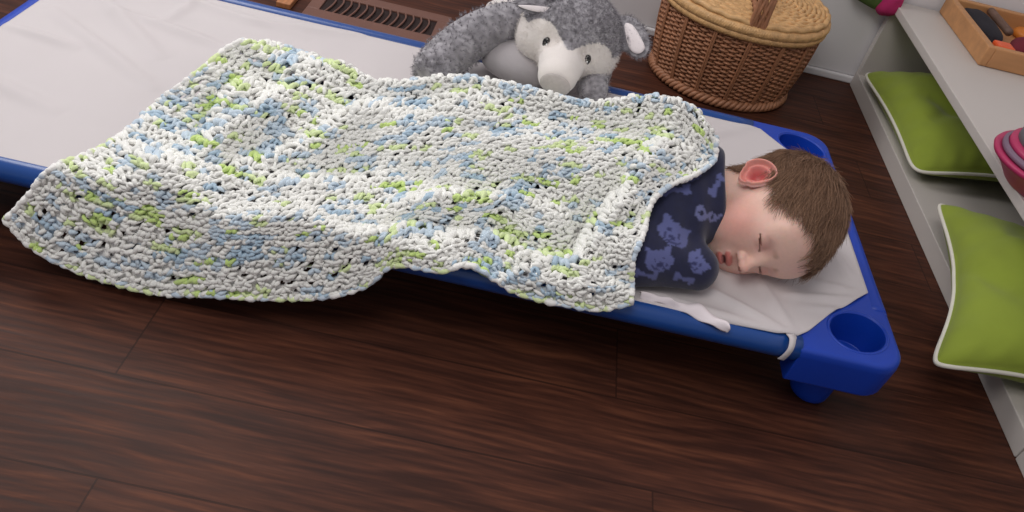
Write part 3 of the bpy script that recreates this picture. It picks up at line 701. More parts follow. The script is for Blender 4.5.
def stitches():
    ii, jj = np.meshgrid(np.arange(NU), np.arange(NV), indexing='ij'); i = ii.ravel().astype(float); j = jj.ravel().astype(float); n = len(i)
    g = np.stack([i, j], 1); holeP = vnoise(g, .16, 9); stag = (j % 2)*.5
    hole = rng.random(n) < np.where(holeP > .10, .24, .06); hole[(i < 1) | (j < 1) | (i > NU-2) | (j > NV-2)] = False
    lacy = (i < 1.5) & (j > 3); 
    col0 = YC[ii.ravel(), jj.ravel()]
    Vs, Fs, Cs, off = [], [], [], 0
    K, R = 6, 7
    defs = [((-.50, -.42, .0), (-.30, .0, 1.), (.02, .48, .15)), ((.46, -.40, .0), (.26, .02, .9), (.0, .50, .25)), ((-.46, .42, .2), (.0, .30, .75), (.46, .44, .2))]
    rad = [.235, .225, .185]; rot = rng.choice([0, math.pi/2, math.pi, -math.pi/2], n, p=[.42, .2, .2, .18])+rng.normal(size=n)*.22
    for di, (a, m, b) in enumerate(defs):
        keep = np.ones(n, bool)
        if di == 1: keep &= ~hole
        if di == 2: keep &= ~(hole & (rng.random(n) < .6))
        ki = np.where(keep)[0]; I = i[ki]+.5+0*stag[ki]; J = j[ki]+.5; nn = len(ki)
        sh3 = rng.normal(size=(nn, 3, 2))*.13
        sc0 = np.linalg.norm(Bs(I+.5, J)-Bs(I-.5, J), axis=1); sc1 = np.linalg.norm(Bs(I, J+.5)-Bs(I, J-.5), axis=1); cell = np.where(J > NV-XR, np.clip(np.sqrt(sc0*sc1), .0012, .016), np.clip(np.sqrt(sc0*sc1), .007, .016))
        pts = [np.array(p) for p in (a, m, b)]
        t = np.linspace(0, 1, R); W0 = (1-t)**2; W1 = 2*t*(1-t); W2 = t*t
        uu = sum(W[None, :]*(pts[q][0]+sh3[:, q, 0])[:, None] for q, W in enumerate((W0, W1, W2)))
        vv = sum(W[None, :]*(pts[q][1]+sh3[:, q, 1])[:, None] for q, W in enumerate((W0, W1, W2)))
        ca, sa = np.cos(rot[ki])[:, None], np.sin(rot[ki])[:, None]; uu, vv = uu*ca-vv*sa+I[:, None], uu*sa+vv*ca+J[:, None]
        stg = (np.floor(vv).astype(int) % 2)*.0
        hh = sum(W[None, :]*pts[q][2] for q, W in enumerate((W0, W1, W2)))
        uu = np.clip(uu, .12, NU-.12); vv = np.clip(vv, .12, NV-.12)
        N = frame(uu, vv); h = (hh*(.36+.14*rng.random((nn, 1)))*cell[:, None])
        C_ = Bs(uu, vv)+N*h[..., None]
        T = np.gradient(C_, axis=1); T /= np.linalg.norm(T, axis=-1)[..., None]+1e-12; S = np.cross(T, N); S /= np.linalg.norm(S, axis=-1)[..., None]+1e-12; N2 = np.cross(S, T)
        prof = np.array([.35, .85, 1.0, 1.08, 1.0, .85, .35])*(1+.0*t); r = rad[di]*cell[:, None]*prof[None]*(rng.uniform(.9, 1.22, (nn, 1)))*(1+.12*rng.normal(size=(nn, R)))
        ang = np.arange(K)*2*math.pi/K
        V = C_[:, :, None]+r[..., None, None]*(np.cos(ang)[None, None, :, None]*S[:, :, None]+np.sin(ang)[None, None, :, None]*N2[:, :, None])
        V = V.reshape(nn, R*K, 3); F0 = gridF(R, K, wrap_v=True); c1 = np.array([[0, 3, 2, 1], [0, 5, 4, 3]]); e = (R-1)*K; c2 = np.array([[e, e+1, e+2, e+3], [e, e+3, e+4, e+5]])
        F0 = np.vstack([F0, c1, c2]); F = (F0[None]+(np.arange(nn)*R*K)[:, None, None]).reshape(-1, 4)+off
        cc = col0[ki]; alt = YC[np.clip(ii.ravel()[ki]+1, 0, NU), jj.ravel()[ki]]; mixm = (rng.random(nn) < .22)[:, None]; cc = np.where(mixm, alt, cc)
        cc = cc*(1+.03*rng.normal(size=(nn, 1)))*np.array([.985, 1.0, .985]); cc = np.repeat(cc[:, None], R*K, 1).reshape(-1, 3)
        Vs.append(V.reshape(-1, 3)); Fs.append(F); Cs.append(cc); off += nn*R*K
    # back layer with the open holes
    s = 4; gu = np.linspace(0.15, NU-.15, NU*s+1); gv = np.linspace(.15, NV-.15, NV*s+1); GU, GV = np.meshgrid(gu, gv, indexing='ij')
    N = frame(GU, GV); V = Bs(GU, GV)-N*.0012; F = gridF(len(gu), len(gv)); cu_ = (GU.ravel()[F].mean(1)); cv_ = GV.ravel()[F].mean(1)
    rm = np.zeros(len(F), bool); hs = {(int(a), int(b)) for a, b in zip(i[hole], j[hole])}
    ci = np.floor(cu_).astype(int); cj = np.floor(cv_).astype(int); fx, fy = cu_-ci, cv_-cj
    hm = np.zeros((NU, NV), bool); 
    for a, b in hs: hm[a, b] = True
    rm = hm[np.clip(ci, 0, NU-1), np.clip(cj, 0, NV-1)] & (((fx-.66)/.34)**2+((fy-.45)/.42)**2 < 1)
    F = F[~rm]; cc = YC[np.clip(GU.ravel().astype(int), 0, NU), np.clip(GV.ravel().astype(int), 0, NV)]*.96
    V2 = V.reshape(-1, 3); nb = len(V2); V3 = V2-N.reshape(-1, 3)*.0030
    Vs += [V2, V3]; Cs += [cc, cc]; Fs += [F+off, F[:, ::-1]+off+nb]; off += 2*nb
    return np.vstack(Vs), np.vstack(Fs), np.vstack(Cs)
# thick scalloped border rope
def border():
    m = .25; seq = [(u, m) for u in np.arange(m, NU-m, .25)]+[(NU-m, v) for v in np.arange(m, NV-m, .25)]+[(u, NV-m) for u in np.arange(NU-m, m, -.25)]+[(m, v) for v in np.arange(NV-m, m, -.25)]
    S = np.array(seq); P = Bs(S[:, 0], S[:, 1]); N = frame(np.clip(S[:, 0], 1, NU-1), np.clip(S[:, 1], 1, NV-1)); k = np.arange(len(S)); P = P+N*(.0015+.0015*np.sin(k*1.1))[:, None]
    V, F = tube_np(P, .0036*(1+.16*np.sin(k*math.pi/2)+.25*vnoise(np.stack([k*.35, k*0.], 1), 1, 7)), 8, True); c = np.zeros((len(S), 3)); nb = vnoise(np.stack([k*.12, k*0.], 1), 1, 3)
    c[:] = WHT; c[nb > .35] = BLU; c[nb < -.45] = GRN
    return V, F, np.repeat(c, 8, 0)
V, F, C = stitches(); bv_, bf_, bc_ = border(); V_, F_ = merge_np([(V, F), (bv_, bf_)])
yarnm = attr_mat('variegated_chenille_yarn', .95, bump=.45, bscale=420, sheen=.35, bdist=.0016)
bl = link('crochet_blanket', mesh_np('crochet_blanket', V_, F_, np.vstack([C, bc_])), yarnm)
tag(bl, 'chunky crocheted blanket in white, pale blue and lime yarn draped over the sleeping toddler', 'blanket')

#PART2
# ============================================================ PLUSH HUSKY
cr_, cu_v, ct_ = RC[:, 0], RC[:, 1], RC[:, 2]        # right / up / towards the person standing in front
plush = empty('plush_husky', (.82, .40, 0), 'grey and cream plush husky toy slumped over the far cot rail onto the blanket', 'soft toy')
pf = .74*ct_-.62*cu_v-.16*cr_; pf /= np.linalg.norm(pf); pu = .9*cu_v+.40*cr_+.4*ct_; pu -= pf*(pu@pf); pu /= np.linalg.norm(pu); pr = np.cross(pf, pu)
PR = np.stack([pr, pf, pu], 1); PC = U(571, 34, z=.230)
PSC = 1.0
def p2w(P): return (P*PSC)@PR.T+PC
def phead(P):
    A = P.copy(); A[..., 0] = np.abs(A[..., 0])
    d = ell(P, (0, 0, .006), (.082, .070, .066)); d = smin(d, ell(A, (.046, .018, -.018), (.034, .036, .038)), .02)
    d = smin(d, cap(P, (0, .050, -.012), (0, .098, -.024), .041, .031), .012)
    d = smax(d, -ell(A, (.037, .074, .014), (.017, .012, .014)), .012)
    return d
def fur_noise(P): return np.clip(.5+.55*vnoise(P, 210, 3)+.35*vnoise(P, 420, 8), 0, 1)[:, None]
LG, DG, CREAM, MG = [np.array(s2l(c)) for c in ((186, 182, 188), (72, 68, 74), (236, 228, 224), (140, 136, 141))]
def pcol(P):
    x, y, z = np.abs(P[:, 0]), P[:, 1], P[:, 2]; n = fur_noise(P); g = LG*(1-n*.8)+DG*n*.8
    eye = ell(np.stack([x, y, z], 1), (.044, .062, -.004), (.034, .040, .034)); muz = np.where((y > .058) & (z < .020-.3*np.clip(y-.07, 0, 1)), -1, 1)
    cheek = np.where((z < -.020) & (y > -.02), -1, 1); m = (np.minimum(np.minimum(eye, muz*.01), cheek*.01) < 0)
    m |= (x > .050) & (z < .008) & (y > .0)
    c = np.where(m[:, None], CREAM, g); return c, m
fx_ = net_surface(phead, (-.1, -.09, -.08), (.1, .15, .09), .0024); pc_, pm_ = pcol(fx_[0])
plm = attr_mat('plush_pile', .95, bump=.6, bscale=900, sheen=.4, bdist=.001)
ph = link('head', mesh_quads('head', p2w(fx_[0]), fx_[1], pc_), plm, plush)
def fur_mat(name, a, b):
    t = NT(name); hi = t.n('ShaderNodeHairInfo'); cr = t.n('ShaderNodeValToRGB'); e = cr.color_ramp.elements
    e[0].color = s2l(a)+(1,); e[1].color = s2l(b)+(1,); e[0].position = .3; t.l(hi.outputs['Random'], cr.inputs[0]); t.l(cr.outputs[0], t.b.inputs['Base Color']); t.b.inputs['Roughness'].default_value = .9; t.b.inputs['Specular IOR Level'].default_value = .1; return t.m
furg = fur_mat('grey_pile', (112, 108, 114), (184, 180, 186)); furc = fur_mat('cream_pile', (226, 218, 214), (240, 234, 230))
def pile(P, G, m, n, ln, parent, rad=.00030, comb=None):
    i = rng.integers(0, len(P), n); p = P[i]+rng.normal(size=(n, 3))*.0009; g = G[i]+rng.normal(size=(n, 3))*.45
    if comb is not None: g = g+np.array(comb)*.6
    g /= np.linalg.norm(g, axis=1)[:, None]; L_ = ln*rng.uniform(.6, 1.2, n); bend = rng.normal(size=(n, 3))*.3
    o = np.stack([p+g*(L_*t)[:, None]+bend*(L_*t*t)[:, None] for t in (-.1, .33, .66, 1)], 1); return strands('fur', o, m, rad, parent)
Gh = grad(phead, fx_[0])@PR.T; Wh = p2w(fx_[0])
pile(Wh[~pm_], Gh[~pm_], furg, 14000, .0042, ph, .00026)
pile(Wh[pm_ & (fx_[0][:, 1] < .075)], Gh[pm_ & (fx_[0][:, 1] < .075)], furc, 5000, .0035, ph, .00025)
darkm = mat('black_plastic_eye', (18, 14, 14), .15, .02, 10, coat=.5)
def disc_on(fn, c, n, rx, rz, th, name, m, parent, tf):
    """small domed oval laid on the surface"""
    c = np.array(c, float); n = np.array(n, float); n /= np.linalg.norm(n)
    for _ in range(12): c = c-grad(fn, c[None])[0]*fn(c[None])[0]
    e1 = np.cross([0, 0, 1.], n); e1 /= np.linalg.norm(e1); e2 = np.cross(n, e1); V = []
    nr, na = 8, 28
    for i in range(nr):
        a = i/(nr-1)*math.pi/2
        for j in range(na):
            b = 2*math.pi*j/na; V.append(c+e1*rx*math.sin(a)*math.cos(b)+e2*rz*math.sin(a)*math.sin(b)+n*(th*math.cos(a)-.0005))
    F = gridF(nr, na, wrap_v=True); return link(name, mesh_np(name, tf(np.array(V)), F), m, parent)
for sx in (-1, 1):
    ex = np.array([sx*.037, .070, .006]); gn = grad(phead, ex[None])[0]*.6+np.array([0, .8, 0]); e = disc_on(phead, ex, gn, .0058, .0082, .0034, 'eye', darkm, ph, p2w); 
    cc = w_ = (ex+np.array([-.001, .004, .003])); disc_on(lambda P: phead(P)-.0034, cc, gn, .0012, .0014, .0006, 'eye_highlight', mat('eye_glint_white', (240, 240, 240), .4, .01), e, p2w)  # eye's glint modelled as a small white dot
disc_on(phead, (0, .134, -.026), (0, 1, -.05), .024, .018, .005, 'nose', mat('grey_nose_plush', (186, 178, 176), .9, .08, 200, bump=.4, bscale=900), ph, p2w)
def ear_plush(outl, z, nrm, th, lin, flip=1):
    """rounded ear from an outline of spots on one plane, with pile lining"""
    n_ = np.array(nrm, float); n_ /= np.linalg.norm(n_); c = U(*outl['c'], z=z)
    def onplane(px, py):
        d = ray(px, py); t = ((c-CC)@n_)/(d@n_); return CC+d*t
    ring = spline([onplane(*p) for p in outl['o']], 48, True); cen = ring.mean(0); V = []; nr = 12
    for s in (1, -1):
        for i in range(nr):
            r = math.sin(i/(nr-1)*math.pi/2); h = math.cos(i/(nr-1)*math.pi/2)
            V.append(cen+(ring-cen)*r+n_*s*th*h*(1 if s < 0 else .35))
    V = np.vstack(V); F1 = gridF(nr, 48, wrap_v=True); F = np.vstack([F1, F1[:, ::-1]+nr*48]); rim = (nr-1)*48+np.arange(48); r2 = (nr-1)*48+(np.arange(48)+1) % 48
    n = fur_noise(V); e = link('ear', mesh_np('ear', V, F, LG*(1-n*.8)+DG*n*.8), plm, plush)
    G = np.tile(n_, (nr*48, 1))*.4; G = np.vstack([G+(V[:nr*48]-cen)/.03, -G+(V[:nr*48]-cen)/.03])
    pile(V, G/np.linalg.norm(G, axis=1)[:, None], furg, 2200, .005, e)
    r2_ = spline([onplane(*p) for p in lin], 40, True); c2 = r2_.mean(0); V = []
    for i in range(7):
        r = math.sin(i/6*math.pi/2); V.append(c2+(r2_-c2)*r+n_*(th*.35+.0035*math.cos(i/6*math.pi/2)+.0008))
    link('ear_lining', mesh_np('ear_lining', np.vstack(V), gridF(7, 40, wrap_v=True)), mat('white_satin', (238, 228, 230), .6, .02, 60, sheen=.3), e)
ear_plush({'c': (634, 36), 'o': [(611, 28), (620, 17), (632, 17), (643, 26), (650, 42), (646, 55), (636, 58), (628, 52), (616, 48), (608, 40)]}, .215, .9*ct_-.25*cr_, .009,
          [(625, 25), (633, 26), (641, 38), (645, 48), (640, 54), (632, 52), (627, 42)])
ear_plush({'c': (545, 0), 'o': [(516, 4), (522, -10), (545, -20), (570, -16), (590, -4), (586, 6), (568, 13), (545, 15), (528, 12)]}, .285, .9*ct_-.1*cu_v, .009,
          [(518, 6), (530, 11), (548, 13.5), (568, 11.5), (584, 5), (568, 6), (548, 7.5), (532, 6)])
def plush_limb(name, path, r, parent, dark=.8, tipc=None, fur=9000):
    P = spline(path, 40); rr = np.interp(np.linspace(0, 1, 40), np.linspace(0, 1, len(r)), r); V, F = tube_np(P, rr, 24)
    n = fur_noise(V); c = LG*(1-n**.8*dark)+DG*n**.8*dark
    if tipc is not None:
        d = np.linalg.norm(V-P[-1], axis=1); c = np.where((d < tipc)[:, None], CREAM, c)
    o = link(name, mesh_quads(name, V, F, c), plm, parent); cen = np.repeat(P, 24, 0); G = V[:960]-cen; G /= np.linalg.norm(G, axis=1)[:, None]+1e-9
    if fur: pile(V[:960]+rng.normal(size=(960, 3))*.002, G, furg, fur, .0040, o, .00026)
    return o
plush_limb('arm', [U(540, 22, z=.215), U(505, 25, z=.205), U(475, 36, z=.195), U(452, 52, z=.182), U(434, 70, z=.172), U(428, 80, z=.165)], [.034, .036, .036, .035, .033, .020], plush, .85)
pw = plush_limb('paw', [U(440, 72, z=.158), U(430, 76, z=.156), U(423, 78, z=.153)], [.016, .017, .010], plush, .0, .2, 0)
plush_limb('arm', [U(585, 60, z=.19), U(592, 80, z=.180), U(593, 96, z=.168), U(592, 104, z=.160)], [.030, .026, .022, .012], plush, .75, None, 1500)
def pbody(P):
    d = cap(P, (.835, .315, .165), (.81, .43, .095), .064, .088); d = smin(d, ell(P, (.765, .215, .168), (.070, .052, .032)), .03)
    d = smin(d, cap(P, (.80, .43, .055), (.70, .44, .04), .045, .036), .02); d = smin(d, cap(P, (.84, .45, .055), (.91, .50, .04), .045, .036), .02)
    cotd = np.maximum(np.maximum(P[..., 2]-.1395, P[..., 1]-.286), -(P[..., 2]-.09)); d = smax(d, -cotd-.0, .006)
    return smax(d, .002-P[..., 2], .01)
bv2 = net_surface(pbody, (.62, .13, -.01), (1.0, .56, .26), .004); n = fur_noise(bv2[0]); belly = (bv2[0][:, 1] < .268)[:, None]
link('body', mesh_quads('body', bv2[0], bv2[1], np.where(belly, np.array(s2l((168, 162, 165))), LG*(1-n*.7)+DG*n*.7)), plm, plush)
plush_limb('leg', [U(520, 14, z=.14), U(505, 9, z=.12), U(492, 11, z=.10)], [.02, .022, .018], plush, .0, .3, 0)

# ============================================================ WICKER BASKET
wick = mat('brown_willow', (158, 108, 78), .55, .2, 60, bump=.4, bscale=300, bdist=.001); wickd = mat('dark_willow', (104, 66, 46), .6, .3, 60); wickl = mat('honey_willow', (208, 164, 112), .5, .22, 70, bump=.4, bscale=260, bdist=.001)
BX, BY = 1.195, .682
bk = empty('wicker_basket', (BX, BY, 0), 'oval brown wicker picnic basket with honey-coloured lids standing against the white wall', 'basket')
def brad(z): t = z/.19; return .142+.024*t+.006*math.sin(t*math.pi), .122+.020*t+.006*math.sin(t*math.pi)
NST = 30
def ring(z, amp, ph, r, n=360, extra=0.0):
    a = np.linspace(0, 2*math.pi, n, endpoint=False); rx, ry = brad(z); o = amp*np.sin(a*NST+ph)+extra
    return tube_np(np.stack([BX+(rx+o)*np.cos(a), BY+(ry+o)*np.sin(a), np.full(n, z)+.0006*np.sin(a*9+z*300)], 1), r*(1+.12*vnoise(np.stack([a*14, a*0+z*90], 1), 1, 2)), 6, True)
L_ = []; z = .020; k = 0
while z < .172: L_.append(ring(z, .0034, 0 if k % 2 == 0 else math.pi, .0027)); z += .0049; k += 1
V, F = merge_np(L_); link('woven_wall', mesh_np('w', V, F), wick, bk)
L_ = []
for i in range(NST*2):
    a = (i+.5)*math.pi/NST; pts = []
    for z in np.linspace(.010, .178, 8): rx, ry = brad(z); pts.append((BX+(rx+.000)*math.cos(a), BY+(ry+.000)*math.sin(a), z))
    L_.append(tube_np(spline(pts, 12), .0034, 6))
for i in range(NST//2):
    a = (i+.25)*2*math.pi/(NST//2)
    for da in (-.012, .012):
        pts = []
        for z in np.linspace(.012, .176, 8): rx, ry = brad(z); pts.append((BX+(rx+.0055)*math.cos(a+da), BY+(ry+.0055)*math.sin(a+da), z))
        L_.append(tube_np(spline(pts, 12), .0026, 6))
V, F = merge_np(L_); link('stakes', mesh_quads('s', V, F), wick, bk)
rx, ry = brad(.02); V, F = [], None
a = np.linspace(0, 2*math.pi, 72, endpoint=False)
Vb = np.vstack([np.stack([BX+(rx-.002)*s*np.cos(a), BY+(ry-.002)*s*np.sin(a), np.full(72, z)], 1) for s, z in ((.02, .012), (.98, .012), (.98, .004), (.02, .004))]); link('base', mesh_np('b', Vb, gridF(4, 72, wrap_u=True, wrap_v=True)), wickd, bk)
# inner dark liner so no light leaks through the weave
Vb = np.vstack([np.stack([BX+(brad(z)[0]-.0075)*np.cos(a), BY+(brad(z)[1]-.0075)*np.sin(a), np.full(72, z)], 1) for z in np.linspace(.012, .176, 6)]); link('lining', mesh_np('li', Vb, gridF(6, 72, wrap_v=True)), wickd, bk)
def braid(name, z, rr, off, m, n=420, tw=26, parent=bk, strands_=3):
    L_ = []; a = np.linspace(0, 2*math.pi, n, endpoint=False); rx, ry = brad(min(z, .19))
    for s in range(strands_):
        p = a*tw+s*2*math.pi/strands_; o = off+rr*.8*np.cos(p); L_.append(tube_np(np.stack([BX+(rx+o)*np.cos(a), BY+(ry+o)*np.sin(a), z+rr*.8*np.sin(p)], 1), rr*.62, 6, True))
    V, F = merge_np(L_); return link(name, mesh_np(name, V, F), m, parent)
braid('base_rim', .012, .0085, .004, wick); braid('top_rim', .183, .0090, .002, wickl, tw=44, strands_=5); braid('top_rim', .170, .0070, .003, wickl, tw=52, strands_=5)
def lid(sx, tilt):
    nr, na = 15, 60; L_ = []; rx, ry = brad(.19); rx -= .000; ry -= .000
    hinge = .010
    def pt(r, a):
        x = hinge+(rx-hinge)*r*math.sin(a); y = ry*r*math.cos(a); zz = .014*(1-r*r)+x*math.tan(tilt); return np.array([BX+sx*x, BY+y, .196+zz])
    for i in range(1, nr+1):
        r = i/nr; pts = [pt(r+.004*math.sin(j*1.25+i*math.pi), math.pi*j/na)+np.array([0, 0, .0012*math.sin(j*1.3+i*math.pi)]) for j in range(na+1)]; L_.append(tube_np(pts, .0058 if i < nr else .0070, 6))
    for q in range(9):
        a = math.pi*(q+.5)/9; L_.append(tube_np([pt(r, a)+np.array([0, 0, .002]) for r in np.linspace(.03, 1, 14)], .0030, 6))
    V, F = merge_np(L_); return link('lid', mesh_quads('lid', V, F), wickl, bk)
lid(1, .02); lid(-1, .03)
# carrying handle: twisted canes over the middle
L_ = []
for s in range(7):
    pts = []
    for q in np.linspace(0, 1, 90):
        a = math.pi*q; y = BY-(.146)*math.cos(a); z = .172+.20*math.sin(a)**.8; ph_ = q*9+s*2*math.pi/7; rr = .0085
        pts.append((BX+rr*1.7*math.cos(ph_), y+rr*.6*math.sin(ph_)*abs(math.sin(a)), z+rr*.5*math.sin(ph_)))
    L_.append(tube_np(pts, .0042, 6))
V, F = merge_np(L_); link('handle', mesh_quads('h', V, F), wick, bk)
tube('handle_beam', [(BX, BY+t, .203) for t in np.linspace(-.125, .125, 20)], .0075, wick, bk)

# ============================================================ FLOOR REGISTER AND STRIP
regm = mat('brown_enamelled_metal', (112, 76, 64), .42, .06, 20, bump=.1, bscale=200); holem = mat('duct_shade', (34, 14, 12), .8, .1)
rg = empty('floor_vent', (.445, .595, 0), 'brown metal floor vent with a row of slots behind the cot', 'floor vent')
x0, x1, y0, y1, sy0, sy1 = .300, .590, .522, .668, .560, .634
bm = bmesh.new()
for lo, hi in [((x0, y0, 0), (x1, sy0, .0055)), ((x0, sy1, 0), (x1, y1, .0055)), ((x0, sy0-.001, 0), (x0+.026, sy1+.001, .0055)), ((x1-.026, sy0-.001, 0), (x1, sy1+.001, .0055))]: bm_box(bm, lo, hi, .0018)
from_bm('frame', bm, regm, rg, False)
box('duct_shade_plate', (x0+.02, sy0-.005, .0006), (x1-.02, sy1+.005, .0014), holem, rg, 0)  # flat dark plate, shade of the open duct put into its colour
for i in range(13):
    x = x0+.026+(x1-x0-.052)*(i+1)/14; tube('louver', spline([(x-.006, sy0-.002, .003), (x+.001, (sy0+sy1)/2-.015, .0052), (x+.003, (sy0+sy1)/2+.015, .0052), (x-.003, sy1+.002, .003)], 16), .0021, regm, rg, 8)
t = box('wood_strip', (.243, .535, 0), (.273, .83, .012), mat('tan_bare_wood', (178, 118, 76), .5, .2, 12, stretch=(10, 1, 1)), None, .002); tag(t, 'narrow tan bare wood strip lying on the floor beside the brown vent', 'wood strip')

# ============================================================ SHELF UNIT
white = mat('white_melamine', (196, 189, 184), .5, .015, 4, bump=.03, bscale=60)
SX = 1.54; ZB, ZT1, ZT2 = .036, .196, .213
def shelf(y0_, y1_, label):
    s = empty('toy_shelf', (1.71, (y0_+y1_)/2, 0), label, 'shelf', 'low white toy shelves')
    box('bottom_board', (SX, y0_, 0), (1.888, y1_, ZB), white, s, .0015); pass
    box('top_board', (SX, y0_, ZT1), (1.888, y1_, ZT2), white, s, .0015); box('back_panel', (1.879, y0_+.001, ZB-.004), (1.8885, y1_-.001, ZT1+.002), white, s, .001)
    for y in (y0_, y1_-.018): box('side_panel', (SX+.001, y, ZB-.001), (1.885, y+.018, ZT1+.001), white, s, .001)
    return s
s1 = shelf(-.252, WY-.010, 'low white open toy shelf holding green cushions and a wooden tray of toys'); del s1['group']
s2 = shelf(-1.3, -.2545, 'end of a second low white shelf, nearest the bottom right corner, past the narrow joint'); del s2['group']

# cushions
greenm = mat('lime_green_cotton', (134, 150, 44), .88, .06, 14, bump=.25, bscale=600, sheen=.2, bdist=.0005); pipem = mat('white_piping', (222, 218, 206), .8, .03)
def cushion(cs, zs, th, label, pinch=.05, squash=None, wr=()):
    A, B, C_, D = [np.array([*c, z], float) for c, z in zip(cs, zs)]; n = 90; s = np.linspace(-1, 1, n); S, T = np.meshgrid(s, s, indexing='ij'); rc = 1-.09*np.abs(S*T)**7
    Sp = S*rc*(1-pinch*(1-T**2)**1.0*np.abs(S)**2); Tp = T*rc*(1-pinch*(1-S**2)**1.0*np.abs(T)**2); a = (Sp+1)/2; b = (Tp+1)/2
    M = (A*((1-a)*(1-b))[..., None]+B*(a*(1-b))[..., None]+C_*(a*b)[..., None]+D*((1-a)*b)[..., None])
    e = np.clip((1-np.abs(S)**2.6)*(1-np.abs(T)**2.6), 0, 1)**.55
    pk = .0035*(np.sin(T*26+S*3)*gauss(1-np.abs(S), .18)+np.sin(S*24+T*2)*gauss(1-np.abs(T), .18))*e
    wv = .006*vnoise(np.stack([S*1.4, T*1.4], -1), 1.3, 4)*e+pk
    for (p, q, am, w_) in wr:
        d, t_ = segdist(S, T, np.array(p, float), np.array(q, float)); wv = wv+am*gauss(d, w_)*np.sin(np.clip(t_, .05, .95)*math.pi)**.5
    up = M.copy(); up[..., 2] += th*.55*e+wv; dn = M.copy(); dn[..., 2] -= th*.45*e
    dn[..., 2] = np.maximum(dn[..., 2], np.where(dn[..., 0] > SX-.004, ZB+.0015, .02)); up[..., 2] = np.minimum(up[..., 2], np.where(up[..., 0] > SX-.03, ZT1-.002, 1)); N = n*n
    dn[..., 2] = np.minimum(dn[..., 2], up[..., 2]); rim = np.r_[np.arange(n), np.arange(1, n)*n+n-1, (n-1)*n+np.arange(n-2, -1, -1), np.arange(n-2, 0, -1)*n]; 
    V = np.vstack([up.reshape(-1, 3), dn.reshape(-1, 3)]); F = gridF(n, n); r2 = np.roll(rim, -1)
    F = np.vstack([F, F[:, ::-1]+N, np.stack([rim, r2, r2+N, rim+N], 1)])
    root = link('cushion', mesh_np('cushion', V, F), greenm); tag(root, label, 'cushion')
    tube('piping', (up.reshape(-1, 3)[rim]+dn.reshape(-1, 3)[rim])/2, .0034, pipem, root, 8, True); return root
cushion([(1.525, .782), (1.528, .345), (1.85, .365), (1.85, .80)], [.058, .062, .10, .09], .105, 'green cushion with white piping farther back on the bottom shelf, near the white wall', .11,
        wr=[((-.1, -.6), (.3, -.1), -.012, .12), ((.35, -.7), (.1, -.2), -.008, .1), ((-.6, -.5), (-.2, -.2), .008, .14)])
cushion([(1.522, .240), (1.380, -.205), (1.79, -.245), (1.86, .15)], [.085, .078, .085, .10], .110, 'green cushion with white piping poking out of the bottom shelf beyond its front edge', .22,
        wr=[((-.4, -.5), (.1, -.2), .010, .16), ((.0, -.9), (.3, -.5), -.010, .1), ((-.8, -.2), (-.3, -.5), -.008, .12)])

# tray and toys
tw_ = mat('pale_beech', (186, 134, 88), .5, .12, 8, stretch=(1, 6, 6)); tr = empty('wooden_tray', (1.75, .70, ZT2), 'shallow pale wooden tray of toys on top of the white shelf', 'tray')
tx0, tx1, ty0, ty1, tz = 1.642, 1.880, .560, .822, ZT2+.0006
box('bottom', (tx0+.004, ty0+.004, tz), (tx1-.004, ty1-.004, tz+.006), tw_, tr, .001)
for lo, hi in [((tx0, ty0, tz), (tx0+.016, ty1, tz+.040)), ((tx1-.016, ty0, tz), (tx1, ty1, tz+.040)), ((tx0+.0155, ty0, tz), (tx1-.0155, ty0+.016, tz+.040)), ((tx0+.0155, ty1-.016, tz), (tx1-.0155, ty1, tz+.040))]: box('side', lo, hi, tw_, tr, .0025)
def blob(name, loc, r, m, label, cat, parent=None, seedn=1, amp=.12):
    bm = bmesh.new(); bmesh.ops.create_icosphere(bm, subdivisions=4, radius=1)
    for v in bm.verts:
        q = 1+amp*mnoise.noise(v.co*1.6+Vector((seedn, 0, 0))); p = v.co; k = 2.6; nrm = (abs(p.x)**k+abs(p.y)**k+abs(p.z)**k)**(1/k); v.co = Vector((p.x*r[0], p.y*r[1], p.z*r[2]))*q/nrm+Vector(loc)
    o = from_bm(name, bm, m, parent); 
    if label: tag(o, label, cat)
    return o
tb = tz+.0065
blob('toy_pouch', (1.693, .718, tb+.019), (.028, .078, .014), mat('black_cloth', (26, 22, 32), .8, .1), 'black cloth pouch along the left side of the wooden tray', 'toy', None, 3)
o = box('toy_block', (1.676, .588, tb), (1.712, .622, tb+.030), mat('bright_orange_paint', (226, 92, 44), .4, .05), None, .004); tag(o, 'small bright orange toy block in the near corner of the tray', 'toy')
blob('bean_bag', (1.772, .628, tb+.022), (.050, .038, .020), mat('maroon_felt', (104, 26, 42), .9, .1), 'maroon bean bag beside the orange block in the tray', 'toy', None, 5)
o = tube('toy_rod', [(1.735, .800-t*.9, tb+.028+.0*t) for t in np.linspace(0, .125, 8)], [.008]*8, mat('brown_grey_wood', (104, 78, 66), .6, .15), None, 12); tag(o, 'brown wooden rod lying in the middle of the tray', 'toy')
def lathe(name, prof, c, m, parent=None, n=56):
    a = np.linspace(0, 2*math.pi, n, endpoint=False); V = np.vstack([np.stack([c[0]+r*np.cos(a), c[1]+r*np.sin(a), np.full(n, c[2]+z)], 1) for r, z in prof]); return link(name, mesh_np(name, V, gridF(len(prof), n, wrap_v=True)), m, parent)
wh = lathe('wooden_disc', [(.0005, .018), (.012, .018), (.024, .016), (.028, .012), (.028, .004), (.024, 0), (.0005, 0)], (1.815, .762, tb+.0), mat('orange_wood', (206, 120, 40), .5, .1), None); tag(wh, 'round orange toy wheel with grey-blue hub in the tray', 'toy')
lathe('hub', [(.0005, .024), (.007, .023), (.009, .018)], (1.815, .762, tb), mat('grey_blue_hub', (88, 98, 112), .5, .05), wh)
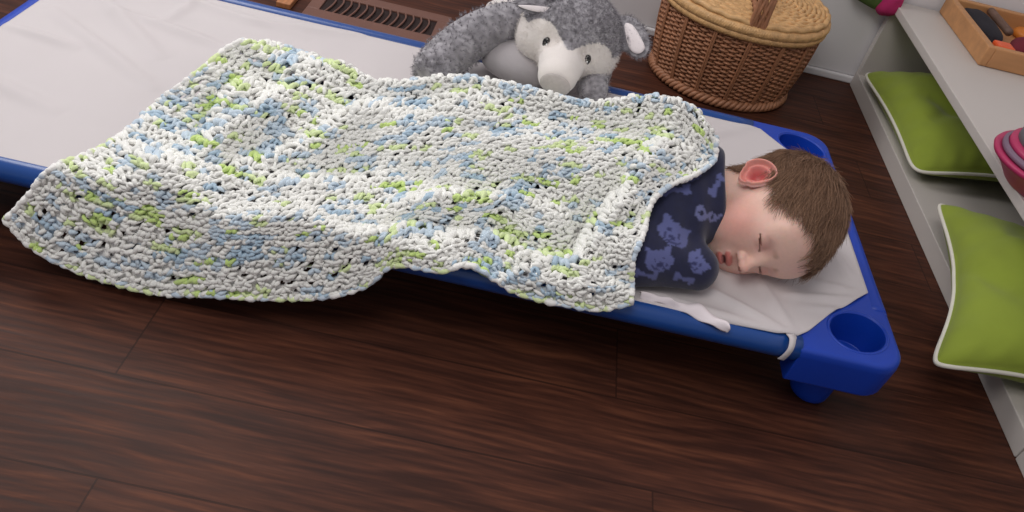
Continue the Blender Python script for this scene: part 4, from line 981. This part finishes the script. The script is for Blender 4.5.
# pink tub with grey lid on the shelf edge
pt_ = empty('tub', (1.588, .112, ZT2), 'round pink tub with a grey lid standing at the front edge of the white shelf', 'tub')
pinkm = mat('pink_plastic', (176, 44, 92), .45, .06, 10); tc_ = (1.586, .108, ZT2+.0006)
lathe('bowl', [(0.0005, 0.0000), (0.0522, 0.0000), (0.0580, 0.0045), (0.0719, 0.0202), (0.0858, 0.0336), (0.0928, 0.0381), (0.0951, 0.0426), (0.0928, 0.0470), (0.0858, 0.0448), (0.0005, 0.0403)], tc_, pinkm, pt_)
lathe('band', [(0.0812, 0.0448), (0.0853, 0.0470), (0.0853, 0.0526), (0.0800, 0.0549)], tc_, mat('grey_mauve', (120, 96, 116), .6, .05), pt_)
lathe('pink_ring', [(0.0742, 0.0526), (0.0795, 0.0549), (0.0789, 0.0616), (0.0696, 0.0638)], tc_, pinkm, pt_)
lathe('lid', [(0.0673, 0.0605), (0.0713, 0.0650), (0.0713, 0.0739), (0.0673, 0.0795), (0.0534, 0.0834), (0.0348, 0.0829), (0.0005, 0.0806)], tc_, mat('grey_plastic', (96, 94, 100), .5, .06, 20), pt_)
# cloth bag hanging on the wall beyond the shelf
gb = empty('cloth_bag', (1.50, .80, .18), 'green cloth bag with a magenta edge hanging on the white wall above the basket', 'bag')
gm = mat('mid_green_cloth', (84, 108, 52), .9, .1, 30, bump=.3); mg = mat('magenta_cloth', (176, 34, 96), .85, .08, 30)
blob('pouch', (1.490, .812, .268), (.060, .0225, .075), gm, None, None, gb, 2, .10); blob('edge', (1.524, .806, .215), (.026, .022, .032), mg, None, None, gb, 6, .12)
tube('strap', spline([(1.455, .812, .33), (1.47, .828, .42), (1.49, .842, .50), (1.51, .828, .42), (1.525, .812, .33)], 30), .004, gm, gb, 8)
# ============================================================ LIGHT
wd = bpy.data.worlds.new('world'); sc.world = wd; wd.use_nodes = True; bg = wd.node_tree.nodes['Background']; bg.inputs[0].default_value = s2l((226, 226, 232))+(1,); bg.inputs[1].default_value = .42
def area(name, loc, target, size, power, colr=(1, 1, 1), sy=None):
    ld = bpy.data.lights.new(name, 'AREA'); ld.energy = power; ld.color = colr; ld.size = size
    if sy: ld.shape = 'RECTANGLE'; ld.size_y = sy
    o = bpy.data.objects.new(name, ld); col.objects.link(o); o.location = loc
    o.rotation_euler = (Vector(target)-Vector(loc)).to_track_quat('-Z', 'Y').to_euler(); return o
area('window_light', (-.30, .60, 1.40), (.70, -.2, .1), 1.0, 17, (1, .985, .97), .7)
area('ceiling_light', (.35, -1.0, 2.2), (.75, .1, .05), 1.0, 19, (1, .96, .92))
vs = sc.view_settings; sc.display_settings.display_device = 'sRGB'; vs.view_transform = 'Standard'; vs.look = 'None'; vs.gamma = 1; vs.exposure = 0; vs.use_curve_mapping = False
